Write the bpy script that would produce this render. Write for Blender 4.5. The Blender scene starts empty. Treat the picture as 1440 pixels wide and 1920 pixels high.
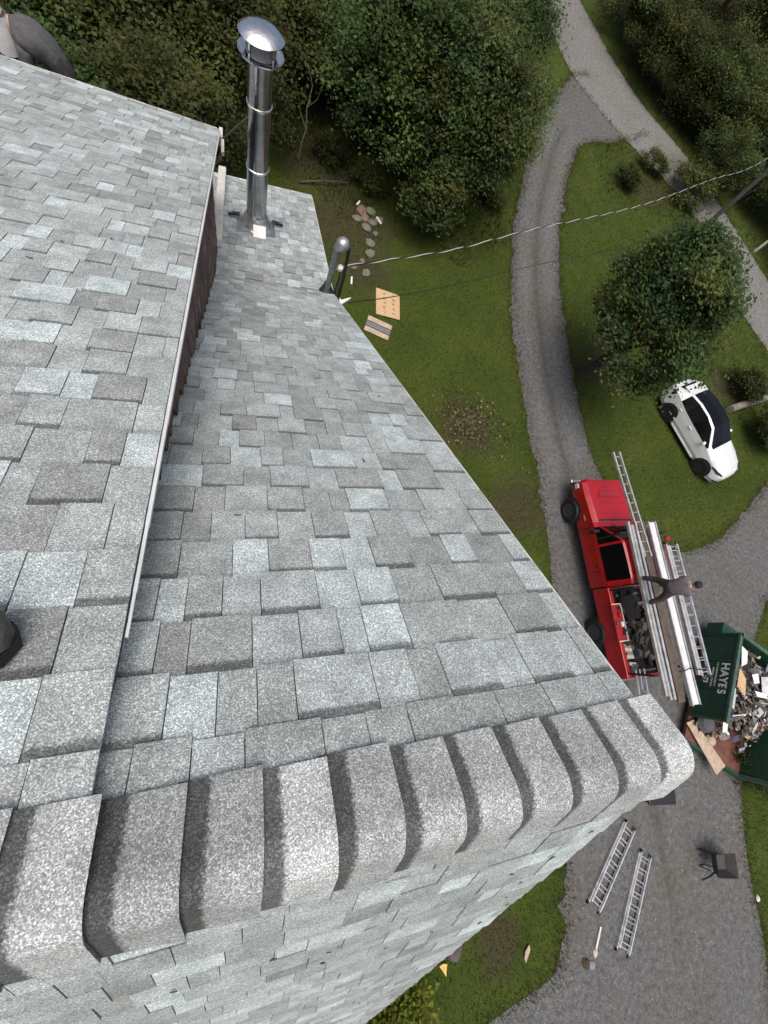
import bpy, math, random
import numpy as np
from mathutils import Vector, Matrix, Euler

random.seed(11)
RNG = np.random.default_rng(5)
sc = bpy.context.scene
COL = sc.collection
R = math.radians

# ------------------------------------------------------------------ camera
CAMZ = 12.0
cam_d = bpy.data.cameras.new('camera')
cam_d.sensor_fit = 'HORIZONTAL'
cam_d.sensor_width = 36.0
cam_d.lens = 784.74 / 1440 * 36
cam_d.clip_start = 0.05
cam_d.clip_end = 1500
cam = bpy.data.objects.new('camera', cam_d)
COL.objects.link(cam)
cam.matrix_world = Matrix(((0.94854895, 0.00276279, -0.31661846, 0),
                           (-0.08824281, 0.96265024, -0.25596432, 0),
                           (0.30408566, 0.27073399, 0.91336467, CAMZ),
                           (0, 0, 0, 1)))
sc.camera = cam
sc.render.resolution_x = 768
sc.render.resolution_y = 1024

# ------------------------------------------------------------------ sky, sun, exposure
SUN_EL, SUN_AZ = R(78), R(215)
w = bpy.data.worlds.new('World')
sc.world = w
w.use_nodes = True
wn = w.node_tree
bg = wn.nodes['Background']
sky = wn.nodes.new('ShaderNodeTexSky')
sky.sky_type = 'NISHITA'
sky.sun_disc = False
sky.sun_elevation = SUN_EL
sky.sun_rotation = SUN_AZ
sky.air_density = 0.7
sky.dust_density = 8.0
sky.ozone_density = 1.0
bg.inputs['Strength'].default_value = 0.145
wn.links.new(sky.outputs[0], bg.inputs['Color'])
sl = bpy.data.lights.new('sun', 'SUN')
sl.energy = 1.15
sl.angle = R(60)
sl.color = (1.0, 0.975, 0.93)
sun = bpy.data.objects.new('sun', sl)
COL.objects.link(sun)
sd = Vector((math.sin(SUN_AZ) * math.cos(SUN_EL), math.cos(SUN_AZ) * math.cos(SUN_EL), math.sin(SUN_EL)))
sun.rotation_euler = sd.to_track_quat('Z', 'Y').to_euler()
sun.location = (0, 0, 60)
sc.view_settings.view_transform = 'Standard'
sc.view_settings.look = 'None'
sc.view_settings.exposure = 0.12
sc.view_settings.gamma = 1.0
sc.view_settings.use_curve_mapping = False


# ------------------------------------------------------------------ helpers
def tag(o, label=None, cat=None, group=None, kind=None):
    if label: o['label'] = label
    if cat: o['category'] = cat
    if group: o['group'] = group
    if kind: o['kind'] = kind
    return o


def empty(name, loc=(0, 0, 0), rz=0.0, label=None, cat=None, group=None):
    o = bpy.data.objects.new(name, None)
    COL.objects.link(o)
    o.empty_display_size = 0.2
    o.location = loc
    o.rotation_euler = (0, 0, rz)
    return tag(o, label, cat, group)


def copy_tree(o, parent=None):
    c = o.copy()
    COL.objects.link(c)
    c.parent = parent
    for ch in list(o.children):
        copy_tree(ch, c)
    return c


class MB:
    def __init__(s):
        s.v = []; s.f = []; s.t = []; s.tone = None

    def add(s, vs, fs, tone=None):
        b = len(s.v)
        s.v += [tuple(p) for p in vs]
        s.f += [tuple(b + i for i in q) for q in fs]
        s.t += [tone] * len(fs)
        return s

    def box(s, c, d, rot=None, tone=None):
        x, y, z = d[0] / 2, d[1] / 2, d[2] / 2
        vs = [Vector(p) for p in ((-x, -y, -z), (x, -y, -z), (x, y, -z), (-x, y, -z), (-x, -y, z), (x, -y, z), (x, y, z), (-x, y, z))]
        if rot is not None:
            m = rot if isinstance(rot, Matrix) else Euler(rot).to_matrix()
            vs = [m @ p for p in vs]
        c = Vector(c)
        return s.add([p + c for p in vs], [(3, 2, 1, 0), (4, 5, 6, 7), (0, 1, 5, 4), (1, 2, 6, 5), (2, 3, 7, 6), (3, 0, 4, 7)], tone)

    def bar(s, a, b, wd, h, up=(0, 0, 1), tone=None):
        a, b = Vector(a), Vector(b)
        d = (b - a)
        L = d.length
        d.normalize()
        u = Vector(up)
        x = d.cross(u)
        if x.length < 1e-4: x = d.cross(Vector((1, 0, 0)))
        x.normalize()
        u = x.cross(d)
        m = Matrix((x, d, u)).transposed()
        return s.box((a + b) / 2, (wd, L, h), m, tone)

    def tube(s, pts, r, n=8, cap=True, tone=None):
        pts = [Vector(p) for p in pts]
        rs = r if isinstance(r, (list, tuple)) else [r] * len(pts)
        vs = []
        px = None
        for i, p in enumerate(pts):
            d = (pts[min(i + 1, len(pts) - 1)] - pts[max(i - 1, 0)]).normalized()
            if px is None:
                px = d.cross(Vector((0, 0, 1)))
                if px.length < 1e-3: px = d.cross(Vector((1, 0, 0)))
            px = (px - d * px.dot(d)).normalized()
            py = d.cross(px)
            for k in range(n):
                a = 2 * math.pi * k / n
                vs.append(p + (px * math.cos(a) + py * math.sin(a)) * rs[i])
        fs = []
        for i in range(len(pts) - 1):
            for k in range(n):
                k2 = (k + 1) % n
                fs.append((i * n + k, i * n + k2, (i + 1) * n + k2, (i + 1) * n + k))
        if cap:
            fs.append(tuple(range(n - 1, -1, -1)))
            fs.append(tuple((len(pts) - 1) * n + k for k in range(n)))
        return s.add(vs, fs, tone)

    def lathe(s, prof, n=24, m=None, cap=True, tone=None):
        vs = []
        for r_, z in prof:
            for k in range(n):
                a = 2 * math.pi * k / n
                p = Vector((r_ * math.cos(a), r_ * math.sin(a), z))
                vs.append(m @ p if m is not None else p)
        fs = []
        for i in range(len(prof) - 1):
            for k in range(n):
                k2 = (k + 1) % n
                fs.append((i * n + k, i * n + k2, (i + 1) * n + k2, (i + 1) * n + k))
        if cap:
            fs.append(tuple(range(n - 1, -1, -1)))
            fs.append(tuple((len(prof) - 1) * n + k for k in range(n)))
        return s.add(vs, fs, tone)

    def prism(s, poly, z0, z1, m=None, tone=None):
        n = len(poly)
        vs = [Vector((p[0], p[1], z0)) for p in poly] + [Vector((p[0], p[1], z1)) for p in poly]
        if m is not None: vs = [m @ p for p in vs]
        fs = [tuple(range(n - 1, -1, -1)), tuple(range(n, 2 * n))] + [(i, (i + 1) % n, n + (i + 1) % n, n + i) for i in range(n)]
        return s.add(vs, fs, tone)

    def build(s, name, mat, parent=None, smooth=False, bevel=0.0):
        me = bpy.data.meshes.new(name)
        me.from_pydata(s.v, [], s.f)
        if any(t is not None for t in s.t):
            at = me.attributes.new('tone', 'FLOAT_COLOR', 'FACE')
            at.data.foreach_set('color', [c for t in s.t for c in (tuple(t) + (1,) if t is not None and len(t) == 3 else (t or (1, 1, 1, 1)))])
        me.materials.append(mat)
        if smooth:
            me.polygons.foreach_set('use_smooth', [True] * len(me.polygons))
        me.update()
        o = bpy.data.objects.new(name, me)
        COL.objects.link(o)
        if parent is not None: o.parent = parent
        if bevel:
            b = o.modifiers.new('bevel', 'BEVEL')
            b.width = bevel
            b.segments = 2
            b.limit_method = 'ANGLE'
        if smooth:
            try: me.set_sharp_from_angle(angle=R(40))
            except Exception: pass
        return o


# ------------------------------------------------------------------ materials
def mat(name, col=(0.5, 0.5, 0.5), rough=0.6, metal=0.0, noise=0.0, nscale=8.0, bump=0.0, bscale=40.0, spec=0.5, col2=None, coat=0.0, emit=None):
    m = bpy.data.materials.new(name)
    m.use_nodes = True
    nt = m.node_tree
    b = nt.nodes['Principled BSDF']
    b.inputs['Roughness'].default_value = rough
    b.inputs['Metallic'].default_value = metal
    b.inputs['Specular IOR Level'].default_value = spec
    b.inputs['Coat Weight'].default_value = coat
    b.inputs['Base Color'].default_value = (*col, 1)
    if noise or col2 or bump:
        tc = nt.nodes.new('ShaderNodeTexCoord')
    if noise or col2:
        n = nt.nodes.new('ShaderNodeTexNoise')
        n.inputs['Scale'].default_value = nscale
        n.inputs['Detail'].default_value = 6
        n.inputs['Roughness'].default_value = 0.65
        nt.links.new(tc.outputs['Object'], n.inputs['Vector'])
        r_ = nt.nodes.new('ShaderNodeValToRGB')
        c2 = col2 or tuple(min(1, c * (1 + noise)) for c in col)
        c1 = col if col2 else tuple(c * (1 - noise) for c in col)
        r_.color_ramp.elements[0].position = 0.35
        r_.color_ramp.elements[1].position = 0.65
        r_.color_ramp.elements[0].color = (*c1, 1)
        r_.color_ramp.elements[1].color = (*c2, 1)
        nt.links.new(n.outputs[0], r_.inputs[0])
        nt.links.new(r_.outputs[0], b.inputs['Base Color'])
    if bump:
        n2 = nt.nodes.new('ShaderNodeTexNoise')
        n2.inputs['Scale'].default_value = bscale
        n2.inputs['Detail'].default_value = 4
        nt.links.new(tc.outputs['Object'], n2.inputs['Vector'])
        bp = nt.nodes.new('ShaderNodeBump')
        bp.inputs['Strength'].default_value = bump
        bp.inputs['Distance'].default_value = 0.02
        nt.links.new(n2.outputs[0], bp.inputs['Height'])
        nt.links.new(bp.outputs[0], b.inputs['Normal'])
    return m


def tone_mat(name, rough=0.7, noise=0.25, nscale=30, spec=0.3, bump=0.0, trans=0.0):
    """base colour from the per-face attribute 'tone', with grain"""
    m = bpy.data.materials.new(name)
    m.use_nodes = True
    nt = m.node_tree
    b = nt.nodes['Principled BSDF']
    b.inputs['Roughness'].default_value = rough
    b.inputs['Specular IOR Level'].default_value = spec
    a = nt.nodes.new('ShaderNodeAttribute')
    a.attribute_name = 'tone'
    out = a.outputs['Color']
    if noise:
        tc = nt.nodes.new('ShaderNodeTexCoord')
        n = nt.nodes.new('ShaderNodeTexNoise')
        n.inputs['Scale'].default_value = nscale
        n.inputs['Detail'].default_value = 4
        nt.links.new(tc.outputs['Object'], n.inputs['Vector'])
        mr = nt.nodes.new('ShaderNodeMapRange')
        mr.inputs[1].default_value = 0.3; mr.inputs[2].default_value = 0.7
        mr.inputs[3].default_value = 1 - noise; mr.inputs[4].default_value = 1 + noise
        nt.links.new(n.outputs[0], mr.inputs[0])
        mx = nt.nodes.new('ShaderNodeVectorMath'); mx.operation = 'SCALE'
        nt.links.new(out, mx.inputs[0])
        nt.links.new(mr.outputs[0], mx.inputs['Scale'])
        out = mx.outputs[0]
    nt.links.new(out, b.inputs['Base Color'])
    if trans:
        t = nt.nodes.new('ShaderNodeBsdfTranslucent')
        nt.links.new(out, t.inputs['Color'])
        ms = nt.nodes.new('ShaderNodeMixShader')
        ms.inputs[0].default_value = trans
        nt.links.new(b.outputs[0], ms.inputs[1])
        nt.links.new(t.outputs[0], ms.inputs[2])
        nt.links.new(ms.outputs[0], nt.nodes['Material Output'].inputs['Surface'])
    return m


def shingle_material():
    m = bpy.data.materials.new('asphalt_shingle')
    m.use_nodes = True
    nt = m.node_tree
    N = nt.nodes.new
    L = nt.links.new
    b = nt.nodes['Principled BSDF']
    b.inputs['Roughness'].default_value = 0.85
    b.inputs['Specular IOR Level'].default_value = 0.25
    tc = N('ShaderNodeTexCoord')
    tone = N('ShaderNodeAttribute'); tone.attribute_name = 'tone'
    band = N('ShaderNodeAttribute'); band.attribute_name = 'band'
    vv = N('ShaderNodeAttribute'); vv.attribute_name = 'fall'
    # granules: two sizes of random cells
    vo = N('ShaderNodeTexVoronoi'); vo.inputs['Scale'].default_value = 440
    vo2 = N('ShaderNodeTexVoronoi'); vo2.inputs['Scale'].default_value = 760
    for q in (vo, vo2): L(tc.outputs['Object'], q.inputs['Vector'])
    sx = N('ShaderNodeSeparateColor'); L(vo.outputs['Color'], sx.inputs[0])
    sx2 = N('ShaderNodeSeparateColor'); L(vo2.outputs['Color'], sx2.inputs[0])
    ramp = N('ShaderNodeValToRGB')
    e = ramp.color_ramp.elements
    e[0].position = 0.0; e[0].color = (0.50, 0.50, 0.50, 1)
    e[1].position = 1.0; e[1].color = (1.85, 1.85, 1.85, 1)
    k = e.new(0.55); k.color = (0.86, 0.86, 0.86, 1)
    k = e.new(0.88); k.color = (1.35, 1.35, 1.35, 1)
    L(sx.outputs[0], ramp.inputs[0])
    mr2 = N('ShaderNodeMapRange'); mr2.inputs[3].default_value = 0.72; mr2.inputs[4].default_value = 1.28
    L(sx2.outputs[1], mr2.inputs[0])
    mul = N('ShaderNodeMath'); mul.operation = 'MULTIPLY'
    L(ramp.outputs[0], mul.inputs[0]); L(mr2.outputs[0], mul.inputs[1])
    # blotches over a shingle
    nz = N('ShaderNodeTexNoise'); nz.inputs['Scale'].default_value = 13; nz.inputs['Detail'].default_value = 8
    L(tc.outputs['Object'], nz.inputs['Vector'])
    mr3 = N('ShaderNodeMapRange'); mr3.inputs[1].default_value = 0.3; mr3.inputs[2].default_value = 0.7
    mr3.inputs[3].default_value = 0.80; mr3.inputs[4].default_value = 1.18
    L(nz.outputs[0], mr3.inputs[0])
    mul2 = N('ShaderNodeMath'); mul2.operation = 'MULTIPLY'
    L(mul.outputs[0], mul2.inputs[0]); L(mr3.outputs[0], mul2.inputs[1])
    # dark printed granule band at the head of each exposure, ragged edge
    nz2 = N('ShaderNodeTexNoise'); nz2.inputs['Scale'].default_value = 160; nz2.inputs['Detail'].default_value = 2
    L(tc.outputs['Object'], nz2.inputs['Vector'])
    ad = N('ShaderNodeMath'); ad.operation = 'MULTIPLY_ADD'; ad.inputs[1].default_value = 0.13
    L(nz2.outputs[0], ad.inputs[0]); L(vv.outputs['Fac'], ad.inputs[2])
    bm = N('ShaderNodeMapRange'); bm.inputs[1].default_value = 0.25; bm.inputs[2].default_value = 0.31
    bm.inputs[3].default_value = 1.0; bm.inputs[4].default_value = 0.0
    L(ad.outputs[0], bm.inputs[0])
    bs = N('ShaderNodeMath'); bs.operation = 'MULTIPLY'
    L(bm.outputs[0], bs.inputs[0]); L(band.outputs['Fac'], bs.inputs[1])
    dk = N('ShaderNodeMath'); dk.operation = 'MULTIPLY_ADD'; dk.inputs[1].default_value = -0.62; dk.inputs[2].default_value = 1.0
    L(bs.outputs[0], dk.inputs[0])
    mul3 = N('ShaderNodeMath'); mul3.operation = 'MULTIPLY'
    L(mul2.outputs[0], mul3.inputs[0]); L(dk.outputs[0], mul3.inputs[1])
    sc_ = N('ShaderNodeVectorMath'); sc_.operation = 'SCALE'
    L(tone.outputs['Color'], sc_.inputs[0]); L(mul3.outputs[0], sc_.inputs['Scale'])
    L(sc_.outputs[0], b.inputs['Base Color'])
    bp = N('ShaderNodeBump'); bp.inputs['Strength'].default_value = 0.5; bp.inputs['Distance'].default_value = 0.002
    L(sx.outputs[0], bp.inputs['Height']); L(bp.outputs[0], b.inputs['Normal'])
    return m


def ground_material():
    """lawn with bare soil, leaf litter under the wood; all placed by position on the ground"""
    m = bpy.data.materials.new('lawn')
    m.use_nodes = True
    nt = m.node_tree
    N = nt.nodes.new
    L = nt.links.new
    b = nt.nodes['Principled BSDF']
    b.inputs['Roughness'].default_value = 0.9
    b.inputs['Specular IOR Level'].default_value = 0.15
    tc = N('ShaderNodeTexCoord')

    def noise(s, d=5, r_=0.6):
        n = N('ShaderNodeTexNoise'); n.inputs['Scale'].default_value = s; n.inputs['Detail'].default_value = d
        n.inputs['Roughness'].default_value = r_
        L(tc.outputs['Object'], n.inputs['Vector']); return n.outputs[0]

    def ramp(f, stops):
        r_ = N('ShaderNodeValToRGB')
        e = r_.color_ramp.elements
        while len(e) < len(stops): e.new(0.5)
        for k, (p, c) in enumerate(stops):
            e[k].position = p; e[k].color = (*c, 1)
        L(f, r_.inputs[0]); return r_.outputs[0]

    def mix(f, a, c, mode='MIX'):
        x = N('ShaderNodeMix'); x.data_type = 'RGBA'; x.blend_type = mode
        if isinstance(f, float): x.inputs[0].default_value = f
        else: L(f, x.inputs[0])
        L(a, x.inputs[6]); L(c, x.inputs[7]); return x.outputs[2]
    g1 = ramp(noise(0.55, 7, 0.68), [(0.28, (0.034, 0.056, 0.010)), (0.42, (0.046, 0.070, 0.011)), (0.55, (0.056, 0.080, 0.013)), (0.72, (0.078, 0.090, 0.020))])
    g2 = ramp(noise(26, 6, 0.75), [(0.3, (0.65, 0.65, 0.65)), (0.5, (1, 1, 1)), (0.72, (1.3, 1.27, 1.2))])
    grass = mix(1.0, g1, g2, 'MULTIPLY')
    soil = ramp(noise(9, 6, 0.7), [(0.3, (0.036, 0.030, 0.016)), (0.55, (0.062, 0.050, 0.029)), (0.75, (0.10, 0.085, 0.055))])
    litter = ramp(noise(14, 6, 0.7), [(0.3, (0.016, 0.014, 0.008)), (0.6, (0.04, 0.032, 0.017)), (0.8, (0.075, 0.06, 0.032))])

    def spot(x, y, rad, soft=0.6, wob=0.9):
        vm = N('ShaderNodeVectorMath'); vm.operation = 'DISTANCE'
        L(tc.outputs['Object'], vm.inputs[0]); vm.inputs[1].default_value = (x, y, 0)
        n = noise(0.9, 5, 0.7)
        a = N('ShaderNodeMath'); a.operation = 'MULTIPLY_ADD'; a.inputs[1].default_value = wob * rad * 1.6; L(n, a.inputs[0]); L(vm.outputs['Value'], a.inputs[2])
        mr = N('ShaderNodeMapRange'); mr.inputs[1].default_value = rad * (1 - soft) + wob * rad * 0.8; mr.inputs[2].default_value = rad + wob * rad * 0.8
        mr.inputs[3].default_value = 1; mr.inputs[4].default_value = 0
        L(a.outputs[0], mr.inputs[0]); return mr.outputs[0]

    def mx(a, c):
        q = N('ShaderNodeMath'); q.operation = 'MAXIMUM'; L(a, q.inputs[0]); L(c, q.inputs[1]); return q.outputs[0]
    sp = spot(3.6, 14.8, 2.6)
    for s_ in ((7.6, 6.6, 1.5), (9.3, 3.6, 1.5), (4.2, 12.6, 1.3), (15.2, 10.0, 1.8), (3.0, 17.6, 2.2), (6.2, -8.2, 0.9), (22.6, 9.6, 1.6), (21.4, 22.4, 2.2), (8.4, -9.3, 0.8)):
        sp = mx(sp, spot(*s_))
    f1 = N('ShaderNodeMath'); f1.operation = 'MULTIPLY'; f1.inputs[1].default_value = 0.8; L(sp, f1.inputs[0])
    c = mix(f1.outputs[0], grass, soil)
    wd = spot(-6, 32, 17, 0.35, 0.25)
    wd = mx(wd, spot(7, 31, 10, 0.35, 0.25))
    wd = mx(wd, spot(40, 38, 17, 0.35, 0.25))
    c = mix(wd, c, litter)
    L(c, b.inputs['Base Color'])
    bp = N('ShaderNodeBump'); bp.inputs['Strength'].default_value = 0.8; bp.inputs['Distance'].default_value = 0.05
    L(noise(30, 5, 0.7), bp.inputs['Height']); L(bp.outputs[0], b.inputs['Normal'])
    return m


def gravel_material(name, c0, c1, c2, brown, bs=0.45):
    m = bpy.data.materials.new(name)
    m.use_nodes = True
    nt = m.node_tree
    N = nt.nodes.new
    L = nt.links.new
    b = nt.nodes['Principled BSDF']
    b.inputs['Roughness'].default_value = 0.9
    b.inputs['Specular IOR Level'].default_value = 0.2
    tc = N('ShaderNodeTexCoord')
    vo = N('ShaderNodeTexVoronoi'); vo.inputs['Scale'].default_value = 34
    L(tc.outputs['Object'], vo.inputs['Vector'])
    sx = N('ShaderNodeSeparateColor'); L(vo.outputs['Color'], sx.inputs[0])
    r_ = N('ShaderNodeValToRGB')
    e = r_.color_ramp.elements
    e[0].color = (*c0, 1); e[1].color = (*c2, 1)
    k = e.new(0.6); k.color = (*c1, 1)
    L(sx.outputs[0], r_.inputs[0])
    n = N('ShaderNodeTexNoise'); n.inputs['Scale'].default_value = bs; n.inputs['Detail'].default_value = 7; n.inputs['Roughness'].default_value = 0.65
    L(tc.outputs['Object'], n.inputs['Vector'])
    mr = N('ShaderNodeMapRange'); mr.inputs[1].default_value = 0.47; mr.inputs[2].default_value = 0.66
    mr.inputs[4].default_value = 0.55
    L(n.outputs[0], mr.inputs[0])
    n2 = N('ShaderNodeTexNoise'); n2.inputs['Scale'].default_value = 6; n2.inputs['Detail'].default_value = 5
    L(tc.outputs['Object'], n2.inputs['Vector'])
    m2 = N('ShaderNodeMapRange'); m2.inputs[1].default_value = 0.3; m2.inputs[2].default_value = 0.7; m2.inputs[3].default_value = 0.75; m2.inputs[4].default_value = 1.25
    L(n2.outputs[0], m2.inputs[0])
    x = N('ShaderNodeMix'); x.data_type = 'RGBA'
    L(mr.outputs[0], x.inputs[0]); L(r_.outputs[0], x.inputs[6]); x.inputs[7].default_value = (*brown, 1)
    ru = N('ShaderNodeAttribute'); ru.attribute_name = 'rut'
    # ruts paler, middle strip browner
    rp = N('ShaderNodeMath'); rp.operation = 'MULTIPLY_ADD'; rp.inputs[1].default_value = 0.13; L(ru.outputs['Fac'], rp.inputs[0]); L(m2.outputs[0], rp.inputs[2])
    rm_ = N('ShaderNodeMapRange'); rm_.inputs[1].default_value = -0.2; rm_.inputs[2].default_value = -1.0; rm_.inputs[3].default_value = 0.0; rm_.inputs[4].default_value = 0.9
    L(ru.outputs['Fac'], rm_.inputs[0])
    nb = N('ShaderNodeMath'); nb.operation = 'MULTIPLY'; L(rm_.outputs[0], nb.inputs[0]); L(n2.outputs[0], nb.inputs[1])
    x2 = N('ShaderNodeMix'); x2.data_type = 'RGBA'
    L(nb.outputs[0], x2.inputs[0]); L(x.outputs[2], x2.inputs[6]); x2.inputs[7].default_value = (brown[0] * 0.75, brown[1] * 0.8, brown[2] * 0.6, 1)
    s_ = N('ShaderNodeVectorMath'); s_.operation = 'SCALE'
    L(x2.outputs[2], s_.inputs[0]); L(rp.outputs[0], s_.inputs['Scale'])
    L(s_.outputs[0], b.inputs['Base Color'])
    bp = N('ShaderNodeBump'); bp.inputs['Strength'].default_value = 0.6; bp.inputs['Distance'].default_value = 0.03
    L(vo.outputs['Distance'], bp.inputs['Height']); L(bp.outputs[0], b.inputs['Normal'])
    return m


M = {}
M['shingle'] = shingle_material()
M['lawn'] = ground_material()
M['gravel'] = gravel_material('gravel', (0.088, 0.091, 0.091), (0.112, 0.116, 0.115), (0.165, 0.168, 0.164), (0.105, 0.094, 0.074))
M['lane'] = gravel_material('worn_lane', (0.155, 0.158, 0.152), (0.18, 0.183, 0.175), (0.23, 0.23, 0.22), (0.15, 0.138, 0.112))
M['leaf'] = tone_mat('leaves', 0.65, 0.0, spec=0.12, trans=0.36)
M['grass'] = tone_mat('grass_blades', 0.7, 0.0, spec=0.2, trans=0.2)
M['bark'] = mat('bark', (0.05, 0.042, 0.032), 0.9, noise=0.5, nscale=14, bump=0.8, bscale=30)
M['dead_bark'] = mat('dead_bark', (0.20, 0.19, 0.16), 0.9, noise=0.4, nscale=14, bump=0.6, bscale=30)
M['pole_wood'] = mat('pole_wood', (0.075, 0.068, 0.06), 0.85, noise=0.4, nscale=10)
M['galv'] = mat('galvanised_steel', (0.55, 0.56, 0.57), 0.27, 0.95, noise=0.15, nscale=25, bump=0.05, bscale=12)
M['pipe'] = mat('stainless_pipe', (0.36, 0.36, 0.365), 0.24, 1.0, noise=0.2, nscale=7, bump=0.12, bscale=9)
M['bright'] = mat('bright_steel', (0.74, 0.73, 0.72), 0.14, 1.0, noise=0.12, nscale=9, bump=0.28, bscale=11)
M['flash'] = mat('flashing_aluminium', (0.62, 0.63, 0.63), 0.32, 0.9, noise=0.15, nscale=9)
M['mast'] = mat('grey_conduit', (0.17, 0.18, 0.19), 0.5, 0.2, noise=0.2, nscale=20)
M['head'] = mat('cast_aluminium', (0.42, 0.44, 0.47), 0.35, 0.7, noise=0.1, nscale=20)
M['alu'] = mat('aluminium', (0.68, 0.69, 0.70), 0.38, 0.75, noise=0.22, nscale=6)
M['alu_dull'] = mat('dull_aluminium', (0.52, 0.53, 0.53), 0.48, 0.65, noise=0.25, nscale=5)
M['alu_white'] = mat('white_aluminium', (0.66, 0.68, 0.68), 0.45, 0.1, noise=0.08, nscale=3)
M['white'] = mat('white_paint', (0.76, 0.76, 0.73), 0.5, noise=0.08, nscale=6)
M['old_white'] = mat('weathered_white', (0.62, 0.62, 0.57), 0.6, noise=0.16, nscale=14)
M['brown'] = tone_mat('brown_shakes', 0.85, 0.35, 24)
M['rubber'] = mat('rubber', (0.008, 0.008, 0.0085), 0.7, noise=0.3, nscale=30)
M['black'] = mat('black_plastic', (0.014, 0.014, 0.016), 0.4)
M['boot_rubber'] = mat('rubber_flashing', (0.02, 0.02, 0.022), 0.55)
M['red'] = mat('red_paint', (0.34, 0.005, 0.009), 0.32, noise=0.16, nscale=3, coat=0.4)
M['red_dull'] = mat('faded_red_paint', (0.27, 0.010, 0.017), 0.5, noise=0.15, nscale=5)
M['car_white'] = mat('white_car_paint', (0.68, 0.71, 0.71), 0.3, coat=0.4)
M['glass'] = mat('dark_glass', (0.004, 0.004, 0.0045), 0.08, spec=0.16)
M['lamp'] = mat('lamp_lens', (0.6, 0.6, 0.58), 0.15)
M['rim'] = mat('wheel_rim', (0.06, 0.06, 0.062), 0.45, 0.4)
M['interior'] = mat('dark_trim', (0.015, 0.015, 0.016), 0.8)
M['plank'] = mat('weathered_plank', (0.085, 0.066, 0.050), 0.8, noise=0.35, nscale=5, bump=0.3, bscale=20)
M['osb'] = mat('osb_board', (0.52, 0.36, 0.20), 0.75, noise=0.14, nscale=18)
M['osb_edge'] = mat('printed_ink', (0.10, 0.075, 0.06), 0.8)
M['stone'] = tone_mat('rubble', 0.9, 0.3, 14)
M['green'] = mat('green_paint', (0.010, 0.055, 0.030), 0.45, noise=0.25, nscale=4)
M['green_rim'] = mat('worn_green_rim', (0.05, 0.10, 0.075), 0.55, noise=0.4, nscale=12)
M['rust'] = mat('rusty_steel', (0.10, 0.035, 0.022), 0.85, noise=0.35, nscale=4, col2=(0.17, 0.07, 0.05))
M['ply'] = mat('tan_plywood', (0.42, 0.33, 0.24), 0.8, noise=0.2, nscale=6)
M['debris'] = tone_mat('roofing_debris', 0.75, 0.3, 25)
M['letter'] = mat('white_lettering', (0.72, 0.74, 0.72), 0.6)
M['cable'] = mat('black_cable', (0.014, 0.014, 0.014), 0.6)
M['bare'] = mat('bare_conductor', (0.62, 0.62, 0.58), 0.45, 0.1)
M['cloth_grey'] = mat('grey_cloth', (0.085, 0.085, 0.09), 0.9, noise=0.2, nscale=18, bump=0.4, bscale=25)
M['cloth_shirt'] = mat('mauve_grey_shirt', (0.125, 0.112, 0.12), 0.9, noise=0.15, nscale=14, bump=0.4, bscale=20)
M['cloth_dark'] = mat('dark_trousers', (0.05, 0.048, 0.046), 0.9, noise=0.25, nscale=14, bump=0.4, bscale=20)
M['skin'] = mat('skin', (0.45, 0.28, 0.21), 0.55)
M['hair'] = mat('dark_cap', (0.012, 0.011, 0.011), 0.8)
M['cloth_white'] = mat('white_cloth', (0.78, 0.79, 0.77), 0.85, noise=0.06, nscale=12, bump=0.3, bscale=18)
M['leather'] = mat('worn_leather', (0.075, 0.066, 0.058), 0.6, noise=0.3, nscale=10, bump=0.3, bscale=60)
M['siding'] = mat('brown_siding', (0.10, 0.075, 0.06), 0.85, noise=0.25, nscale=6)
M['deck'] = mat('roof_underlay', (0.06, 0.055, 0.05), 0.9)
M['yellow'] = mat('yellow_plastic', (0.55, 0.33, 0.04), 0.5, col2=(0.6, 0.5, 0.15), nscale=8)

# ------------------------------------------------------------------ ground, lane, drive
ROAD_L = [(17.19, 37.87), (17.58, 36.05), (17.48, 33.06), (17.92, 30.05), (19.11, 27.95), (20.66, 25.82), (22.99, 23.55), (25.01, 20.95), (25.14, 17.56), (25.66, 14.81), (26.85, 12.27), (28.25, 9.82)]
ROAD_R = [(20.61, 40.02), (20.73, 37.92), (21.52, 35.23), (22.46, 31.75), (23.46, 29.37), (24.87, 27.66), (26.36, 25.53), (27.59, 22.30), (28.56, 19.71), (29.34, 17.34), (30.85, 14.62)]
DRIVE_L = [(19.3, 30.3), (17.64, 29.38), (15.68, 26.06), (14.01, 23.07), (12.16, 18.63), (11.09, 14.97), (10.64, 12.65), (10.30, 10.01), (10.22, 7.17), (10.26, 4.57), (10.2, 2.55), (10.0, 0.83), (9.6, -1.4), (9.2, -3.4)]
DRIVE_R = [(22.9, 26.9), (19.79, 24.86), (17.54, 24.22), (16.48, 22.87), (14.54, 18.35), (13.76, 15.60), (13.29, 13.15), (13.11, 10.66), (12.94, 8.34), (12.92, 6.20), (13.13, 4.85), (13.84, 3.77), (14.52, 2.48), (15.41, 1.82), (16.48, 1.61), (18.43, 1.95), (20.57, 3.07), (23.21, 4.86), (29.0, 8.4)]
YARD_R = [(30.9, 12.0), (27.0, 3.6), (23.66, 1.32), (20.65, -0.37), (19.47, -1.45), (18.12, -3.00), (16.81, -5.36), (16.15, -6.58), (15.75, -7.76), (15.48, -9.19), (15.46, -10.31), (15.20, -11.46), (14.71, -12.95), (14.0, -16)]
YARD_L = [(9.00, -5.51), (8.69, -6.92), (8.39, -7.99), (7.98, -8.95), (7.71, -9.33), (7.01, -9.46), (6.36, -9.54), (5.41, -9.72), (3.0, -10.4), (1.0, -13)]


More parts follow.
